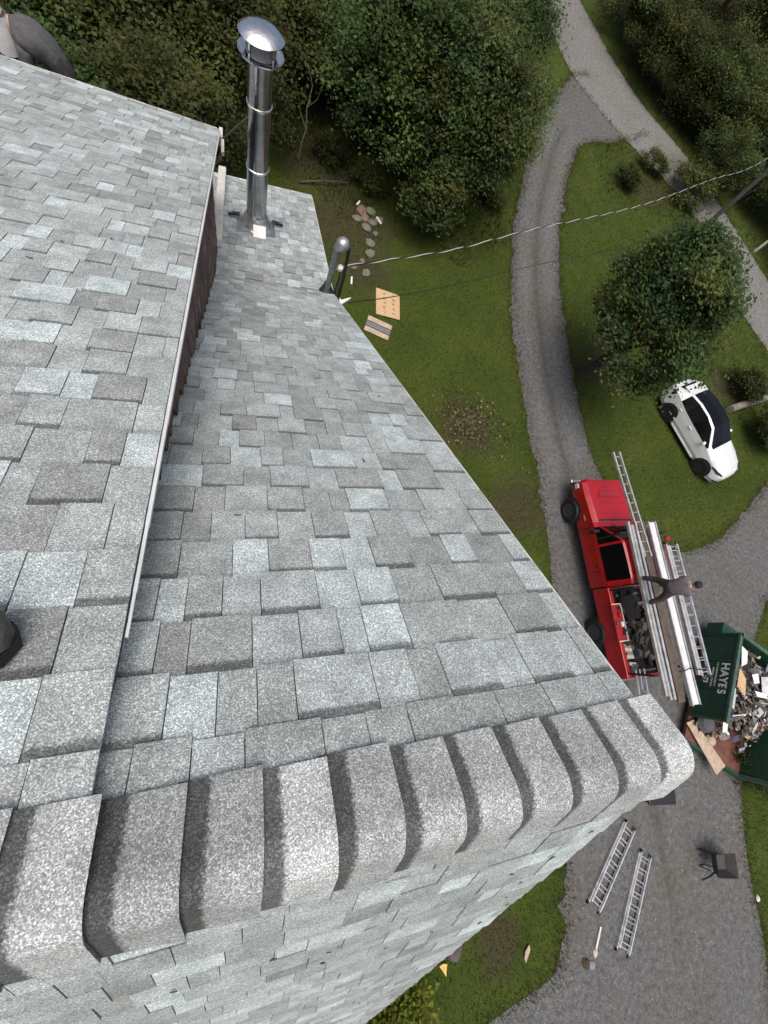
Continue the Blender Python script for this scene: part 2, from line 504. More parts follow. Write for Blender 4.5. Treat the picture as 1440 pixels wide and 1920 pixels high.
def rough_line(pts, step=0.35, amp=0.09):
    out = []
    for (a, b) in zip(pts[:-1], pts[1:]):
        L = math.dist(a, b)
        n = max(1, int(L / step))
        nx, ny = -(b[1] - a[1]) / L, (b[0] - a[0]) / L
        for i in range(n):
            t = i / n
            d = random.gauss(0, amp) if i else 0
            out.append((a[0] + (b[0] - a[0]) * t + nx * d, a[1] + (b[1] - a[1]) * t + ny * d))
    out.append(pts[-1])
    return out


def smooth_line(pts, n=1):
    for _ in range(n):
        q = [pts[0]]
        for a, b in zip(pts[:-1], pts[1:]):
            q += [(a[0] * .75 + b[0] * .25, a[1] * .75 + b[1] * .25), (a[0] * .25 + b[0] * .75, a[1] * .25 + b[1] * .75)]
        pts = q + [pts[-1]]
    return pts


def sheet(name, poly, z, m):
    cu = bpy.data.curves.new(name, 'CURVE')
    cu.dimensions = '2D'
    cu.fill_mode = 'BOTH'
    sp = cu.splines.new('POLY')
    sp.points.add(len(poly) - 1)
    for i, p in enumerate(poly):
        sp.points[i].co = (p[0], p[1], 0, 1)
    sp.use_cyclic_u = True
    o = bpy.data.objects.new(name, cu)
    COL.objects.link(o)
    dg = bpy.context.evaluated_depsgraph_get()
    me = bpy.data.meshes.new_from_object(o.evaluated_get(dg))
    bpy.data.objects.remove(o)
    bpy.data.curves.remove(cu)
    me.name = name
    if len(me.polygons) and me.polygons[0].normal.z < 0: me.flip_normals()
    me.materials.clear()
    me.materials.append(m)
    o = bpy.data.objects.new(name, me)
    COL.objects.link(o)
    o.location.z = z
    o['kind'] = 'structure'
    return o


g = MB()
g.add([(-300, -300, 0), (300, -300, 0), (300, 300, 0), (-300, 300, 0)], [(0, 1, 2, 3)])
tag(g.build('ground', M['lawn']), 'mown lawn and woodland floor around the house', kind='structure')
lane_poly = rough_line(smooth_line(ROAD_L, 2), 0.4, 0.10) + rough_line(smooth_line(ROAD_R[::-1], 2), 0.4, 0.10)
drive_poly = rough_line(smooth_line(DRIVE_R, 2), 0.25, 0.075) + rough_line(smooth_line(YARD_R, 2), 0.25, 0.075) + rough_line(smooth_line(YARD_L[::-1], 1), 0.25, 0.075) + rough_line(smooth_line(DRIVE_L[::-1], 2), 0.25, 0.075)
tag(sheet('driveway', drive_poly, 0.012, M['gravel']), 'grey gravel driveway curving past the house')
tag(sheet('lane', lane_poly, 0.020, M['lane']), 'pale worn lane beyond the lawn')


def ruts(name, line, half, z, m):
    pts = smooth_line(line, 2)
    prof = [(-1.0, 0), (-0.78, 0.3), (-0.55, 1.0), (-0.32, 0.35), (0, -1.0), (0.32, 0.35), (0.55, 1.0), (0.78, 0.3), (1.0, 0)]
    vs, fs, at_ = [], [], []
    for i, p in enumerate(pts):
        a, b = pts[max(0, i - 1)], pts[min(len(pts) - 1, i + 1)]
        L = math.dist(a, b)
        nx, ny = -(b[1] - a[1]) / L, (b[0] - a[0]) / L
        fade = min(1, i / 3, (len(pts) - 1 - i) / 6)
        for u, v in prof:
            vs.append((p[0] + nx * u * half, p[1] + ny * u * half, z)); at_.append(v * fade)
    n = len(prof)
    for i in range(len(pts) - 1):
        for j in range(n - 1): fs.append((i * n + j + 1, i * n + j, (i + 1) * n + j, (i + 1) * n + j + 1))
    me = bpy.data.meshes.new(name)
    me.from_pydata(vs, [], fs)
    me.attributes.new('rut', 'FLOAT', 'POINT').data.foreach_set('value', at_)
    me.materials.append(m); me.update()
    o = bpy.data.objects.new(name, me); COL.objects.link(o)
    return tag(o, 'worn wheel tracks along the gravel driveway', kind='structure')


MID = [((a[0] + b[0]) / 2, (a[1] + b[1]) / 2) for a, b in (((15.68, 26.06), (17.54, 24.22)), ((14.01, 23.07), (16.48, 22.87)), ((12.16, 18.63), (14.54, 18.35)), ((11.09, 14.97), (13.76, 15.6)), ((10.64, 12.65), (13.29, 13.15)), ((10.3, 10.01), (13.11, 10.66)), ((10.22, 7.17), (12.94, 8.34)), ((10.26, 4.57), (12.92, 6.2)))] + [(11.8, 2.5), (12.0, 0.0), (12.1, -3.0), (12.3, -6.5), (12.0, -10.5)]
ruts('wheel_tracks', MID, 1.12, 0.0155, M['gravel'])


def inside(poly, x, y):
    poly = np.asarray(poly)
    x0, y0 = poly[:, 0], poly[:, 1]
    x1, y1 = np.roll(x0, -1), np.roll(y0, -1)
    res = np.zeros(len(x), bool)
    for a, b, c, d in zip(x0, y0, x1, y1):
        if b == d: continue
        cond = ((b > y) != (d > y)) & (x < (c - a) * (y - b) / (d - b) + a)
        res ^= cond
    return res


# ------------------------------------------------------------------ house: roof surfaces
PA, ZA = 0.7455, CAMZ - 1.163
YB, PL, YE = 3.779, 0.3526, 6.426
XC, PC, XD, YD = -0.297, 0.4746, -0.2443, 5.345
PB, YR = 1.2636, -0.3912
ZR = ZA - PA * YR
ZB = ZA - PA * YB
ZE = ZB - PL * (YE - YB)
EXP = 0.149


def surf_main(x, y): return ZA - PA * y if y <= YB else ZB - PL * (y - YB)
def surf_dormer(x, y): return ZR - (y - YR) * (PC + 0.012 * (x - XD))
def surf_steep(x, y): return ZR + PB * (y - YR)


def nrm(surf, x, y):
    h = 1e-3
    a = (surf(x + h, y) - surf(x - h, y)) / (2 * h)
    b = (surf(x, y + h) - surf(x, y - h)) / (2 * h)
    return Vector((-a, -b, 1)).normalized()


TONES = [((0.385, 0.400, 0.395), 5), ((0.425, 0.442, 0.438), 5), ((0.365, 0.368, 0.358), 3.5), ((0.46, 0.482, 0.482), 4), ((0.52, 0.553, 0.56), 2.6), ((0.575, 0.62, 0.63), 1.3), ((0.315, 0.317, 0.31), 1.0)]
TW = [t[1] for t in TONES]


def pick_tone():
    c = random.choices([t[0] for t in TONES], TW)[0]
    k = random.uniform(0.93, 1.07)
    m_ = sum(c) / 3
    c = [m_ + (v - m_) * 0.8 for v in c]
    m_ = 0.425
    return ((m_ + (c[0] - m_) * 1.0) * k * 0.885, (m_ + (c[1] - m_) * 1.0) * k * 0.965, (m_ + (c[2] - m_) * 1.0) * k * 0.962)


house = empty('house', (0, 0, 0), 0, 'tall brown house with grey asphalt shingle roof and shed dormer', 'house')

CAMV = Vector((0, 0, CAMZ))
CAMI = cam.matrix_world.to_3x3().transposed()


def to_px(p):
    v = CAMI @ (Vector(p) - CAMV)
    if v.z > -0.05: return None
    return 384 + v.x / -v.z * 784.74 * 768 / 1440, 512 - v.y / -v.z * 784.74 * 768 / 1440


pieces = []          # (area in view, slope key, verts, faces, tone, fall values)


def shingle_field(key, surf, x0, x1, ys, dirn, skip=None):
    """ys: list of course lines (ridge side first); dirn +1/-1 downslope in y"""
    for c, (ya, yb_) in enumerate(zip(ys[:-1], ys[1:])):
        x = x0 - random.uniform(0, 0.2)
        raised = random.random() < 0.5
        while x < x1:
            wd = random.choice((0.09, 0.105, 0.12, 0.13, 0.145, 0.16, 0.19))
            if not raised: wd = random.choice((0.07, 0.085, 0.10, 0.12, 0.145))
            a, b = max(x, x0), min(x + wd, x1)
            x += wd
            r_ = raised
            raised = not raised if random.random() < 0.86 else raised
            if x1 - b < 0.045: b = x1; x = x1 + 1
            if b - a < 0.03: continue
            if skip and skip(b, (ya + yb_) / 2): continue
            t1 = (0.0088 if r_ else 0.0058) + random.uniform(-0.0008, 0.001)
            t0 = 0.0028 if r_ else 0.0015
            e = random.uniform(-0.003, 0.003)
            jb = yb_ + dirn * (e + (0.004 if r_ else 0))
            ja = ya - dirn * 0.010
            g_ = 0.0012
            vs = []
            for (px_, py_, tt) in ((a + g_, ja, t0), (b - g_, ja, t0), (b - g_, jb, t1), (a + g_, jb, t1)):
                n = nrm(surf, px_, py_)
                vs.append(Vector((px_, py_, surf(px_, py_))) + n * tt)
            for (px_, py_) in ((a + g_, ja), (b - g_, ja), (b - g_, jb), (a + g_, jb)):
                n = nrm(surf, px_, py_)
                vs.append(Vector((px_, py_, surf(px_, py_))) - n * 0.001)
            fs = [(0, 1, 2, 3), (3, 2, 6, 7), (1, 0, 4, 5), (2, 1, 5, 6), (0, 3, 7, 4)]
            if dirn < 0: fs = [f[::-1] for f in fs]
            col = pick_tone()
            band = (1.0 if random.random() < 0.82 else 0.25) if r_ else (0.3 if random.random() < 0.3 else 0.0)
            q = [to_px(p) for p in vs[:4]]
            ar = 0
            if all(q) and max(k[0] for k in q) > 0 and min(k[0] for k in q) < 768 and max(k[1] for k in q) > 0 and min(k[1] for k in q) < 1024:
                ar = abs(sum(q[i][0] * q[(i + 1) % 4][1] - q[(i + 1) % 4][0] * q[i][1] for i in range(4))) / 2
            pieces.append((ar, key, vs, fs, (*col, band), (0, 0, 1, 1, 0, 0, 1, 1)))


def courses(y0, y1, p, step=EXP):
    d = step / math.sqrt(1 + p * p)
    n = max(1, int(round(abs(y1 - y0) / d)))
    return [y0 + (y1 - y0) * i / n for i in range(n + 1)]


ysA = courses(YR + 0.075, YB, PA)
ysL = courses(YB, YE + 0.02, PL)
hid = lambda x, y: x < XC - 0.05 and y < 4.1
shingle_field('main', surf_main, -2.6, 1.0, ysA + ysL[1:], 1, hid)
shingle_field('dormer', surf_dormer, -3.4, XD - 0.004, courses(YR + 0.075, YD + 0.02, PC), 1)
shingle_field('steep', surf_steep, -2.4, 1.0, courses(YR - 0.06, -3.9, PB), -1)


def slab(name, surf, x0, x1, ys, thick, mt, parent):
    mb = MB()
    vs, fs = [], []
    for y in ys:
        for x in (x0, x1):
            n = nrm(surf, x, y)
            p = Vector((x, y, surf(x, y)))
            vs += [p - n * 0.002, p - n * thick]
    for i in range(len(ys) - 1):
        a = i * 4; b = a + 4
        fs += [(a, a + 2, b + 2, b), (a + 1, b + 1, b + 3, a + 3), (a, b, b + 1, a + 1), (a + 2, a + 3, b + 3, b + 2)]
    k = (len(ys) - 1) * 4
    fs += [(0, 1, 3, 2), (k, k + 2, k + 3, k + 1)]
    mb.add(vs, fs)
    return mb.build(name, mt, parent)


roof = {
    'main': slab('main_roof', surf_main, -9.0, 0.985, [YR + 0.07, 0.2, 1, 2, 3, YB, 5, YE], 0.10, M['deck'], house),
    'dormer': slab('dormer_roof', surf_dormer, -9.0, XD - 0.02, [YR + 0.07, 0.2, 1, 2, 3, 4, YD], 0.07, M['deck'], house),
    'steep': slab('steep_roof', surf_steep, -9.0, 0.985, [YR - 0.055, -2, -3.9], 0.10, M['deck'], house),
}


def shingle_mesh(name, items):
    vs, fs, tones, fall, bands = [], [], [], [], []
    for (_, _, v, f, t, u) in items:
        b = len(vs)
        vs += [tuple(p) for p in v]
        fs += [tuple(b + i for i in q) for q in f]
        tones += [t] * len(f)
        fall += u
        bands += [t[3]] * len(v)
    me = bpy.data.meshes.new(name)
    me.from_pydata(vs, [], fs)
    at = me.attributes.new('tone', 'FLOAT_COLOR', 'FACE')
    at.data.foreach_set('color', [c for t in tones for c in t])
    at = me.attributes.new('fall', 'FLOAT', 'POINT')
    at.data.foreach_set('value', fall)
    at = me.attributes.new('band', 'FLOAT', 'POINT')
    at.data.foreach_set('value', bands)
    me.materials.append(M['shingle'])
    me.update()
    return me


pieces.sort(key=lambda p: -p[0])
for it in pieces[:300]:
    o = bpy.data.objects.new('shingle', shingle_mesh('shingle', [it]))
    COL.objects.link(o)
    o.parent = roof[it[1]]
for key in roof:
    rest = [it for it in pieces[300:] if it[1] == key]
    o = bpy.data.objects.new('shingle_courses', shingle_mesh('shingle_courses', rest))
    COL.objects.link(o)
    o.parent = roof[key]
    o['kind'] = 'stuff'

# ridge caps: folded shingles lapped along the ridge, butt ends towards the gable
nA = Vector((0, PA, 1)).normalized()
nB = Vector((0, -PB, 1)).normalized()
dA = Vector((0, 1, -PA)).normalized()
dB = Vector((0, -1, -PB)).normalized()
dC = Vector((0, 1, -PC)).normalized()
nC = Vector((0, PC, 1)).normalized()


def cap_profile(off, la=0.172, lb=0.165, rad=0.058, n=9, dA=dA, nA=nA):
    half = math.acos(max(-1, min(1, dA.dot(dB)))) / 2
    tl = rad / math.tan(half)                       # tangent length
    apex = Vector((0, YR, ZR)) + (nA + nB).normalized() * (0.010 / max(0.2, (nA + nB).normalized().dot(nA)))
    p0 = apex + dA * tl
    p1 = apex + dB * tl
    bis = (dA + dB).normalized()
    cen = apex + bis * (rad / math.sin(half))
    a0 = (p0 - cen).normalized(); a1 = (p1 - cen).normalized()
    tot = a0.angle(a1)
    pts = [apex + dA * la, apex + dA * (la * 0.6 + tl * 0.4), p0]
    nr = [nA, nA, nA]
    for i in range(1, n):
        t = i / n
        v = (a0 * math.sin((1 - t) * tot) + a1 * math.sin(t * tot)) / math.sin(tot)
        pts.append(cen + v * rad); nr.append(v)
    pts += [p1, apex + dB * (lb * 0.6 + tl * 0.4), apex + dB * lb]
    nr += [nB, nB, nB]
    return [p + q * off for p, q in zip(pts, nr)]


edges_x = [-0.229 + 0.129 * k for k in range(-11, 10)] + [1.045]
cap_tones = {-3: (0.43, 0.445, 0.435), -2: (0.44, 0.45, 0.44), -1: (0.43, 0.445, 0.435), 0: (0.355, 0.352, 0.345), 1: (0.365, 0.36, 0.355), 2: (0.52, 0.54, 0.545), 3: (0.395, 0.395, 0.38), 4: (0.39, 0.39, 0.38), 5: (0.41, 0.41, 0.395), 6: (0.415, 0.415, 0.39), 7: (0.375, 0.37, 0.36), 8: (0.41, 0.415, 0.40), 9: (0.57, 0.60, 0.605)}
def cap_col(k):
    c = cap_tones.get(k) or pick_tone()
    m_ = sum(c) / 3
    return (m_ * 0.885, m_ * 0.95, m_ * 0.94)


for i in range(len(edges_x) - 1):
    xa, xb = edges_x[i], edges_x[i + 1]
    k = i - 11
    la = 0.172 + random.uniform(-0.006, 0.006); lb = 0.168 + random.uniform(-0.01, 0.012)
    prof = [(xa - 0.02, 0.001), (xa + 0.03, 0.003), (xb - 0.03, 0.0080), (xb, 0.0095 + random.uniform(-0.001, 0.002))]
    vs, fs, fall = [], [], []
    sk = random.uniform(-0.006, 0.006)
    on_dormer = xb < XD + 0.06
    kw = dict(dA=dC, nA=nC) if on_dormer else {}
    for (x, off) in prof:
        pp = cap_profile(off, la, lb, **kw)
        for j, p in enumerate(pp):
            vs.append((x + sk * (j / (len(pp) - 1) - 0.5) * 2, p.y, p.z))
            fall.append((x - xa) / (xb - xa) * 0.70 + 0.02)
    n = len(pp)
    for s_ in range(len(prof) - 1):
        for j in range(n - 1):
            fs.append((s_ * n + j, s_ * n + j + 1, (s_ + 1) * n + j + 1, (s_ + 1) * n + j))
    b = len(vs)
    for j, p in enumerate(cap_profile(-0.004, la, lb, **kw)):
        vs.append((xb - 0.004 + sk * (j / (n - 1) - 0.5) * 2, p.y, p.z)); fall.append(1)
    q = 3 * n
    for j in range(n - 1): fs.append((q + j, q + j + 1, b + j + 1, b + j))
    # long edges of the cap
    for e_, sg in ((0, 1), (n - 1, -1)):
        bb = len(vs)
        pe = cap_profile(-0.012, la, lb, **kw)[e_]
        for (x, off) in prof:
            vs.append((x, pe.y, pe.z)); fall.append((x - xa) / (xb - xa))
        for s_ in range(len(prof) - 1):
            f = (s_ * n + e_, (s_ + 1) * n + e_, bb + s_ + 1, bb + s_)
            fs.append(f if sg > 0 else f[::-1])
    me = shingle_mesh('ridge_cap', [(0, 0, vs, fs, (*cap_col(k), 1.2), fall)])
    me.polygons.foreach_set('use_smooth', [True] * len(me.polygons))
    me.set_sharp_from_angle(angle=R(35))
    o = bpy.data.objects.new('ridge_cap', me)
    COL.objects.link(o)
    o.parent = house

mb = MB()
for k in range(26):
    key_s = random.choice((surf_main, surf_dormer, surf_steep, surf_steep))
    x = random.uniform(-0.2, 0.95) if key_s is not surf_dormer else random.uniform(-1.4, -0.3)
    y = random.uniform(-1.2, -0.6) if key_s is surf_steep else random.uniform(-0.1, 2.6)
    n_ = nrm(key_s, x, y)
    c = Vector((x, y, key_s(x, y))) + n_ * 0.0105
    q = n_.to_track_quat('Z', 'Y').to_matrix() @ Matrix.Rotation(random.uniform(0, 3.1), 3, 'Z')
    mb.box(c, (random.uniform(.008, .03), random.uniform(.003, .008), 0.002), q)
mb.build('shingle_crumb', M['deck'], house)['kind'] = 'stuff'
# drip edges, trim, walls
mb = MB()
ys = [YR + 0.1, 1, 2, 3, YB]
for a, b in zip(ys[:-1], ys[1:]):
    mb.bar((1.0, a, surf_main(1, a) - 0.022), (1.0, b, surf_main(1, b) - 0.022), 0.02, 0.035)
mb.bar((1.0, YB, ZB - 0.022), (1.0, YE, ZE - 0.022), 0.02, 0.035)
mb.build('rake_drip_edge', M['old_white'], house)
mb = MB().bar((1.0, YR - 0.08, surf_steep(1, YR - 0.08) - 0.03), (1.0, -3.9, surf_steep(1, -3.9) - 0.03), 0.02, 0.035)
mb.build('rake_drip_edge', M['old_white'], house)
mb = MB()
ys = [0.02, 0.12, 0.3, 0.7, 1.4, 2.4, 3.4, 4.4, YD]
for k, (a, b) in enumerate(zip(ys[:-1], ys[1:])):
    hh = (0.005, 0.009, 0.013)[k] if k < 3 else 0.016
    mb.bar((XD + 0.002, a, surf_dormer(XD, a) - 0.002 - hh / 2), (XD + 0.002, b, surf_dormer(XD, b) - 0.002 - hh / 2), 0.004 + hh * 0.45, hh)
mb.build('dormer_drip_edge', M['alu_white'], house)
mb = MB()
ys = [1.0, 2.0, 3.4, 4.4, YD]
for a, b in zip(ys[:-1], ys[1:]):
    mb.bar((XD - 0.022, a, surf_dormer(XD, a) - 0.065), (XD - 0.022, b, surf_dormer(XD, b) - 0.065), 0.02, 0.06)
mb.build('rake_board', M['siding'], house)
# dormer cheek wall with shakes
YW = 4.32
mb = MB()
cw = []
for y in [0.05, 0.6, 1.2, 2, 3, YB, YW]:
    cw.append((y, surf_main(XC, y) - 0.05, surf_dormer(XC, y) - 0.05))
vs = [(XC, y, a) for y, a, b in cw] + [(XC, y, b) for y, a, b in cw]
n = len(cw)
mb.add(vs, [(i, i + 1, n + i + 1, n + i) for i in range(n - 1)])
mb.add([(XC, YW, cw[-1][1]), (-9, YW, cw[-1][1]), (-9, YW, cw[-1][2]), (XC, YW, cw[-1][2])], [(0, 1, 2, 3)])
cheek = mb.build('dormer_wall', M['siding'], house)
mb = MB()
z = CAMZ - 4.3
row = 0
while z < CAMZ - 1.1:
    y = 0.0 + random.uniform(0, 0.1)
    while y < YW - 0.03:
        wd = random.uniform(0.06, 0.17)
        yy = min(y + wd, YW - 0.02)
        lo, hi = surf_main(XC, y) + 0.012, surf_dormer(XC, yy) - 0.06
        z0, z1 = max(z, lo), min(z + 0.145, hi)
        if z1 - z0 > 0.03 and yy - y > 0.03:
            k = random.uniform(0.6, 1.25)
            t = random.uniform(0.010, 0.016)
            c = (0.115 * k, 0.078 * k, 0.064 * k) if random.random() < 0.8 else (0.16 * k, 0.125 * k, 0.11 * k)
            x = XC + 0.002
            mb.add([(x, y + .003, z0), (x + t, y + .003, z0), (x + t, yy - .003, z0), (x, yy - .003, z0), (x, y + .003, z1), (x + 0.004, y + .003, z1), (x + 0.004, yy - .003, z1), (x, yy - .003, z1)],
                   [(3, 2, 1, 0), (4, 5, 6, 7), (0, 1, 5, 4), (1, 2, 6, 5), (2, 3, 7, 6)], c)
        y += wd
    z += 0.14
    row += 1
o = mb.build('wood_shake', M['brown'], cheek)
o['kind'] = 'stuff'
mb = MB().box((XC + 0.006, YW - 0.006, (surf_main(XC, YW) + surf_dormer(XC, YW)) / 2), (0.02, 0.03, surf_dormer(XC, YW) - surf_main(XC, YW) - 0.1))
mb.build('corner_board', M['white'], house)
mb = MB()
zc = surf_dormer(XD, YD)
mb.box((XD + 0.012, YD - 0.02, zc - 0.05), (0.035, 0.14, 0.10))
mb.box((XD + 0.03, YD - 0.16, zc - 0.06), (0.03, 0.14, 0.06), (0.3, 0, 0))
mb.build('gutter_end', M['old_white'], house)
mb = MB()
mb.bar((XD - 0.03, YD + 0.02, zc - 0.04), (-9, YD + 0.02, surf_dormer(-9, YD) - 0.04), 0.03, 0.07)
mb.build('eave_board', M['old_white'], house)
mb = MB().bar((1.0, YE + 0.022, ZE - 0.03), (-9, YE + 0.022, ZE - 0.03), 0.02, 0.06)
mb.build('eave_drip_edge', M['old_white'], house)
# white downspout laid down the low roof from the dormer corner
mb = MB()
a, b = Vector((-0.29, YW + 0.05, surf_main(0, YW + 0.05) + 0.055)), Vector((-0.285, YE + 0.1, surf_main(0, YE + 0.1) + 0.055))
mb.bar(a, b, 0.10, 0.075)
for s_ in (-0.034, 0, 0.034):
    mb.bar(a + Vector((s_, 0, 0.04)), b + Vector((s_, 0, 0.04)), 0.012, 0.008)
mb.build('downspout', M['old_white'], house, bevel=0.006)
# walls
XW, YS, YN = 0.72, -3.55, 5.95
gp = [(YS, 0.02), (YN, 0.02), (YN, surf_main(0, YN) - 0.12), (YB, ZB - 0.14), (YR, ZR - 0.18), (YS, surf_steep(0, YS) - 0.16)]
mgab = Matrix(((0, 0, 1, 0), (1, 0, 0, 0), (0, 1, 0, 0), (0, 0, 0, 1)))
MB().prism(gp, XW - 0.15, XW, mgab).build('gable_wall', M['siding'], house)
MB().prism(gp, -8.9, -8.75, mgab).build('gable_wall', M['siding'], house)
MB().box(((XW - 9.05) / 2, YS + 0.07, 3.6), (XW + 8.6, 0.14, 7.2)).build('side_wall', M['siding'], house)
MB().box(((XW - 9.05) / 2, YN - 0.07, 3.5), (XW + 8.6, 0.14, 7.0)).build('side_wall', M['siding'], house)
for k, (yy, zz) in enumerate(((0.4, 6.6), (2.4, 6.2), (-1.6, 4.0), (1.4, 2.6), (4.2, 2.6))):
    wf = MB().box((XW + 0.02, yy, zz), (0.06, 0.9, 1.3)).build('window', M['white'], house)
    for sx in (-1, 1):
        for sz in (-1, 1):
            MB().box((XW + 0.045, yy + sx * 0.2, zz + sz * 0.29), (0.02, 0.36, 0.54)).build('pane', M['glass'], wf)

# ------------------------------------------------------------------ chimney pipe on the low roof
PX, PY = 0.155, 5.08
zb_ = surf_main(PX, PY)
ch = empty('chimney_pipe', (PX, PY, zb_), 0, 'tall shiny metal chimney pipe with round rain cap on the low roof', 'chimney')
zt = CAMZ - 2.70 - zb_
RP = 0.118
mb = MB()
mb.lathe([(RP, 0.16), (RP, 0.75), (RP - 0.003, 0.75), (RP - 0.003, 0.752)], 40, cap=False)
mb.build('pipe_section', M['pipe'], ch, True)
MB().lathe([(RP, 0.755), (RP, 1.36)], 40, cap=False).build('pipe_section', M['pipe'], ch, True)
MB().lathe([(RP, 1.365), (RP, zt)], 40, cap=False).build('pipe_section', M['pipe'], ch, True)
for z in (0.752, 1.362):
    MB().lathe([(RP, z - 0.013), (RP + 0.009, z - 0.009), (RP + 0.011, z), (RP + 0.009, z + 0.009), (RP, z + 0.013)], 40, cap=False).build('locking_band', M['bright'], ch, True)
a = R(250)
MB().bar((RP * math.cos(a), RP * math.sin(a), 0.15), (RP * math.cos(a), RP * math.sin(a), zt), 0.012, 0.006, up=(math.cos(a), math.sin(a), 0)).build('seam', M['bright'], ch)
# conical storm collar and pitched flashing
MB().lathe([(RP + 0.045, 0.10), (RP + 0.012, 0.17), (RP, 0.185)], 32, cap=False).build('storm_collar', M['flash'], ch, True)
mb = MB()
tilt = Matrix.Rotation(-math.atan(PL), 4, 'X')
n = 24
vs, fs = [], []
for k in range(n):
    a = 2 * math.pi * k / n
    p = tilt @ Vector((0.20 * math.cos(a), 0.20 * math.sin(a), 0.016)); vs.append(p)
for k in range(n):
    a = 2 * math.pi * k / n
    vs.append((0.135 * math.cos(a), 0.135 * math.sin(a), 0.13))
for k in range(n): fs.append((k, (k + 1) % n, n + (k + 1) % n, n + k))
mb.add(vs, fs)
mb.build('flashing_cone', M['flash'], ch, True)
mb = MB()
mb.box(tilt @ Vector((0, -0.02, 0.014)), (0.46, 0.46, 0.006), tilt.to_3x3())
mb.build('flashing_plate', M['flash'], ch)
MB().box((0.035, -0.235, 0.135), (0.15, 0.15, 0.004), Matrix.Rotation(R(22), 3, 'X')).build('bright_apron', M['alu_white'], ch)
for sx, yy in ((-1, 0.13), (1, 0.10)):
    c = tilt @ Vector((sx * 0.27, yy, 0.045))
    br = MB().box(c, (0.14, 0.035, 0.03), (0, 0, sx * -0.12)).build('support_bracket', M['black'], ch)
    MB().box(c + Vector((sx * 0.045, 0, 0.018)), (0.05, 0.03, 0.006), (0, 0, sx * -0.12)).build('bracket_plate', M['bright'], br)
# rain cap
cp = MB()
cp.lathe([(0.185, zt + 0.150), (0.20, zt + 0.148), (0.203, zt + 0.155), (0.17, zt + 0.182), (0.12, zt + 0.205), (0.06, zt + 0.218), (0.002, zt + 0.222)], 40, cap=False)
cp.lathe([(0.19, zt + 0.150), (0.002, zt + 0.160)], 40, cap=False)
cap_o = cp.build('rain_cap', M['bright'], ch, True)
MB().lathe([(0.135, zt + 0.02), (0.135, zt + 0.145)], 32, cap=False).build('cap_screen', M['mast'], cap_o, True)
sk_ = MB()
sk_.lathe([(RP, zt - 0.01), (0.19, zt + 0.005), (0.203, zt + 0.02), (0.205, zt + 0.03), (0.198, zt + 0.03), (0.185, zt + 0.018), (RP, zt + 0.01)], 40, cap=False)
sk_.build('cap_skirt', M['bright'], cap_o, True)
for k in range(4):
    a = R(45 + 90 * k)
    MB().bar((0.145 * math.cos(a), 0.145 * math.sin(a), zt + 0.01), (0.15 * math.cos(a), 0.15 * math.sin(a), zt + 0.152), 0.02, 0.004, up=(math.cos(a), math.sin(a), 0)).build('cap_leg', M['bright'], cap_o)
# brace to the dormer corner
bz = CAMZ - 3.21 - zb_
MB().tube([(-RP + 0.01, -0.02, bz), (XD + 0.03 - PX, YD - 0.08 - PY, surf_dormer(XD, YD) - 0.03 - zb_)], 0.011, 8).build('brace_rod', M['plank'], ch)

# ------------------------------------------------------------------ service mast
MX, MY = 0.92, 3.80
mz = surf_main(MX, MY)
ms = empty('service_mast', (MX, MY, mz), 0, 'grey conduit mast with rounded weatherhead at the roof edge', 'mast')
MB().tube([(0, 0, -0.3), (0, 0, 0.34), (0.005, 0, 0.60)], 0.031, 16).build('conduit', M['mast'], ms, True)
MB().tube([(0.004, 0, 0.30), (0.006, 0, 0.61)], 0.037, 16).build('coupling', M['mast'], ms, True)
MB().lathe([(0.12, -0.05), (0.095, 0.0), (0.045, 0.075), (0.036, 0.11)], 20, Matrix.Rotation(-math.atan(PA) * 0.7, 4, 'X')).build('rubber_boot', M['boot_rubber'], ms, True)
mh = Matrix.Translation((0.02, 0, 0.62)) @ Matrix.Rotation(R(38), 4, 'Y')
MB().lathe([(0.036, -0.03), (0.052, 0.0), (0.070, 0.03), (0.072, 0.06), (0.058, 0.095), (0.030, 0.118), (0.002, 0.125)], 24, mh).build('weatherhead', M['head'], ms, True)
ins = MB()
ins.lathe([(0.018, 0), (0.03, 0.005), (0.03, 0.02), (0.02, 0.028), (0.03, 0.036), (0.03, 0.05), (0.018, 0.056)], 14, Matrix.Translation((0.09, 0.02, 0.33)) @ Matrix.Rotation(R(20), 4, 'X'))
ins_o = ins.build('insulator', M['white'], ms, True)
MB().tube([(0.03, 0, 0.33), (0.09, 0.02, 0.335)], 0.008, 8).build('insulator_bolt', M['galv'], ins_o)
for k, (ox, oy, dz) in enumerate(((0.0, 0.0, 0.0), (0.015, 0.02, 0.05), (-0.01, 0.02, -0.04))):
    pts = [(0.09 + ox, oy, 0.66), (0.135 + ox, 0.02 + oy, 0.56), (0.15 + ox, 0.03 + oy, 0.38), (0.15 + ox, -0.01 + oy, 0.16 + dz), (0.13 + ox, -0.06, -0.02 + dz), (0.09 + ox, -0.05, 0.10 + dz), (0.11, 0.02, 0.30)]
    cv = smooth_line([p for p in pts], 0)
    q = [Vector(p) for p in pts]
    out = []
    for i in range(len(q) - 1):
        for s_ in range(5):
            t = s_ / 5
            p0, p1, p2, p3 = q[max(i - 1, 0)], q[i], q[i + 1], q[min(i + 2, len(q) - 1)]
            out.append(0.5 * ((2 * p1) + (p2 - p0) * t + (2 * p0 - 5 * p1 + 4 * p2 - p3) * t * t + (3 * p1 - p0 - 3 * p2 + p3) * t ** 3))
    out.append(q[-1])
    MB().tube(out, 0.0065, 6).build('drip_loop_wire', M['cable'], ms, True)
br = empty('cable_bracket', (1.0, 3.42, surf_main(1, 3.42)), 0, 'small white pointed cable bracket sticking out from the roof edge', 'bracket')
mb = MB()
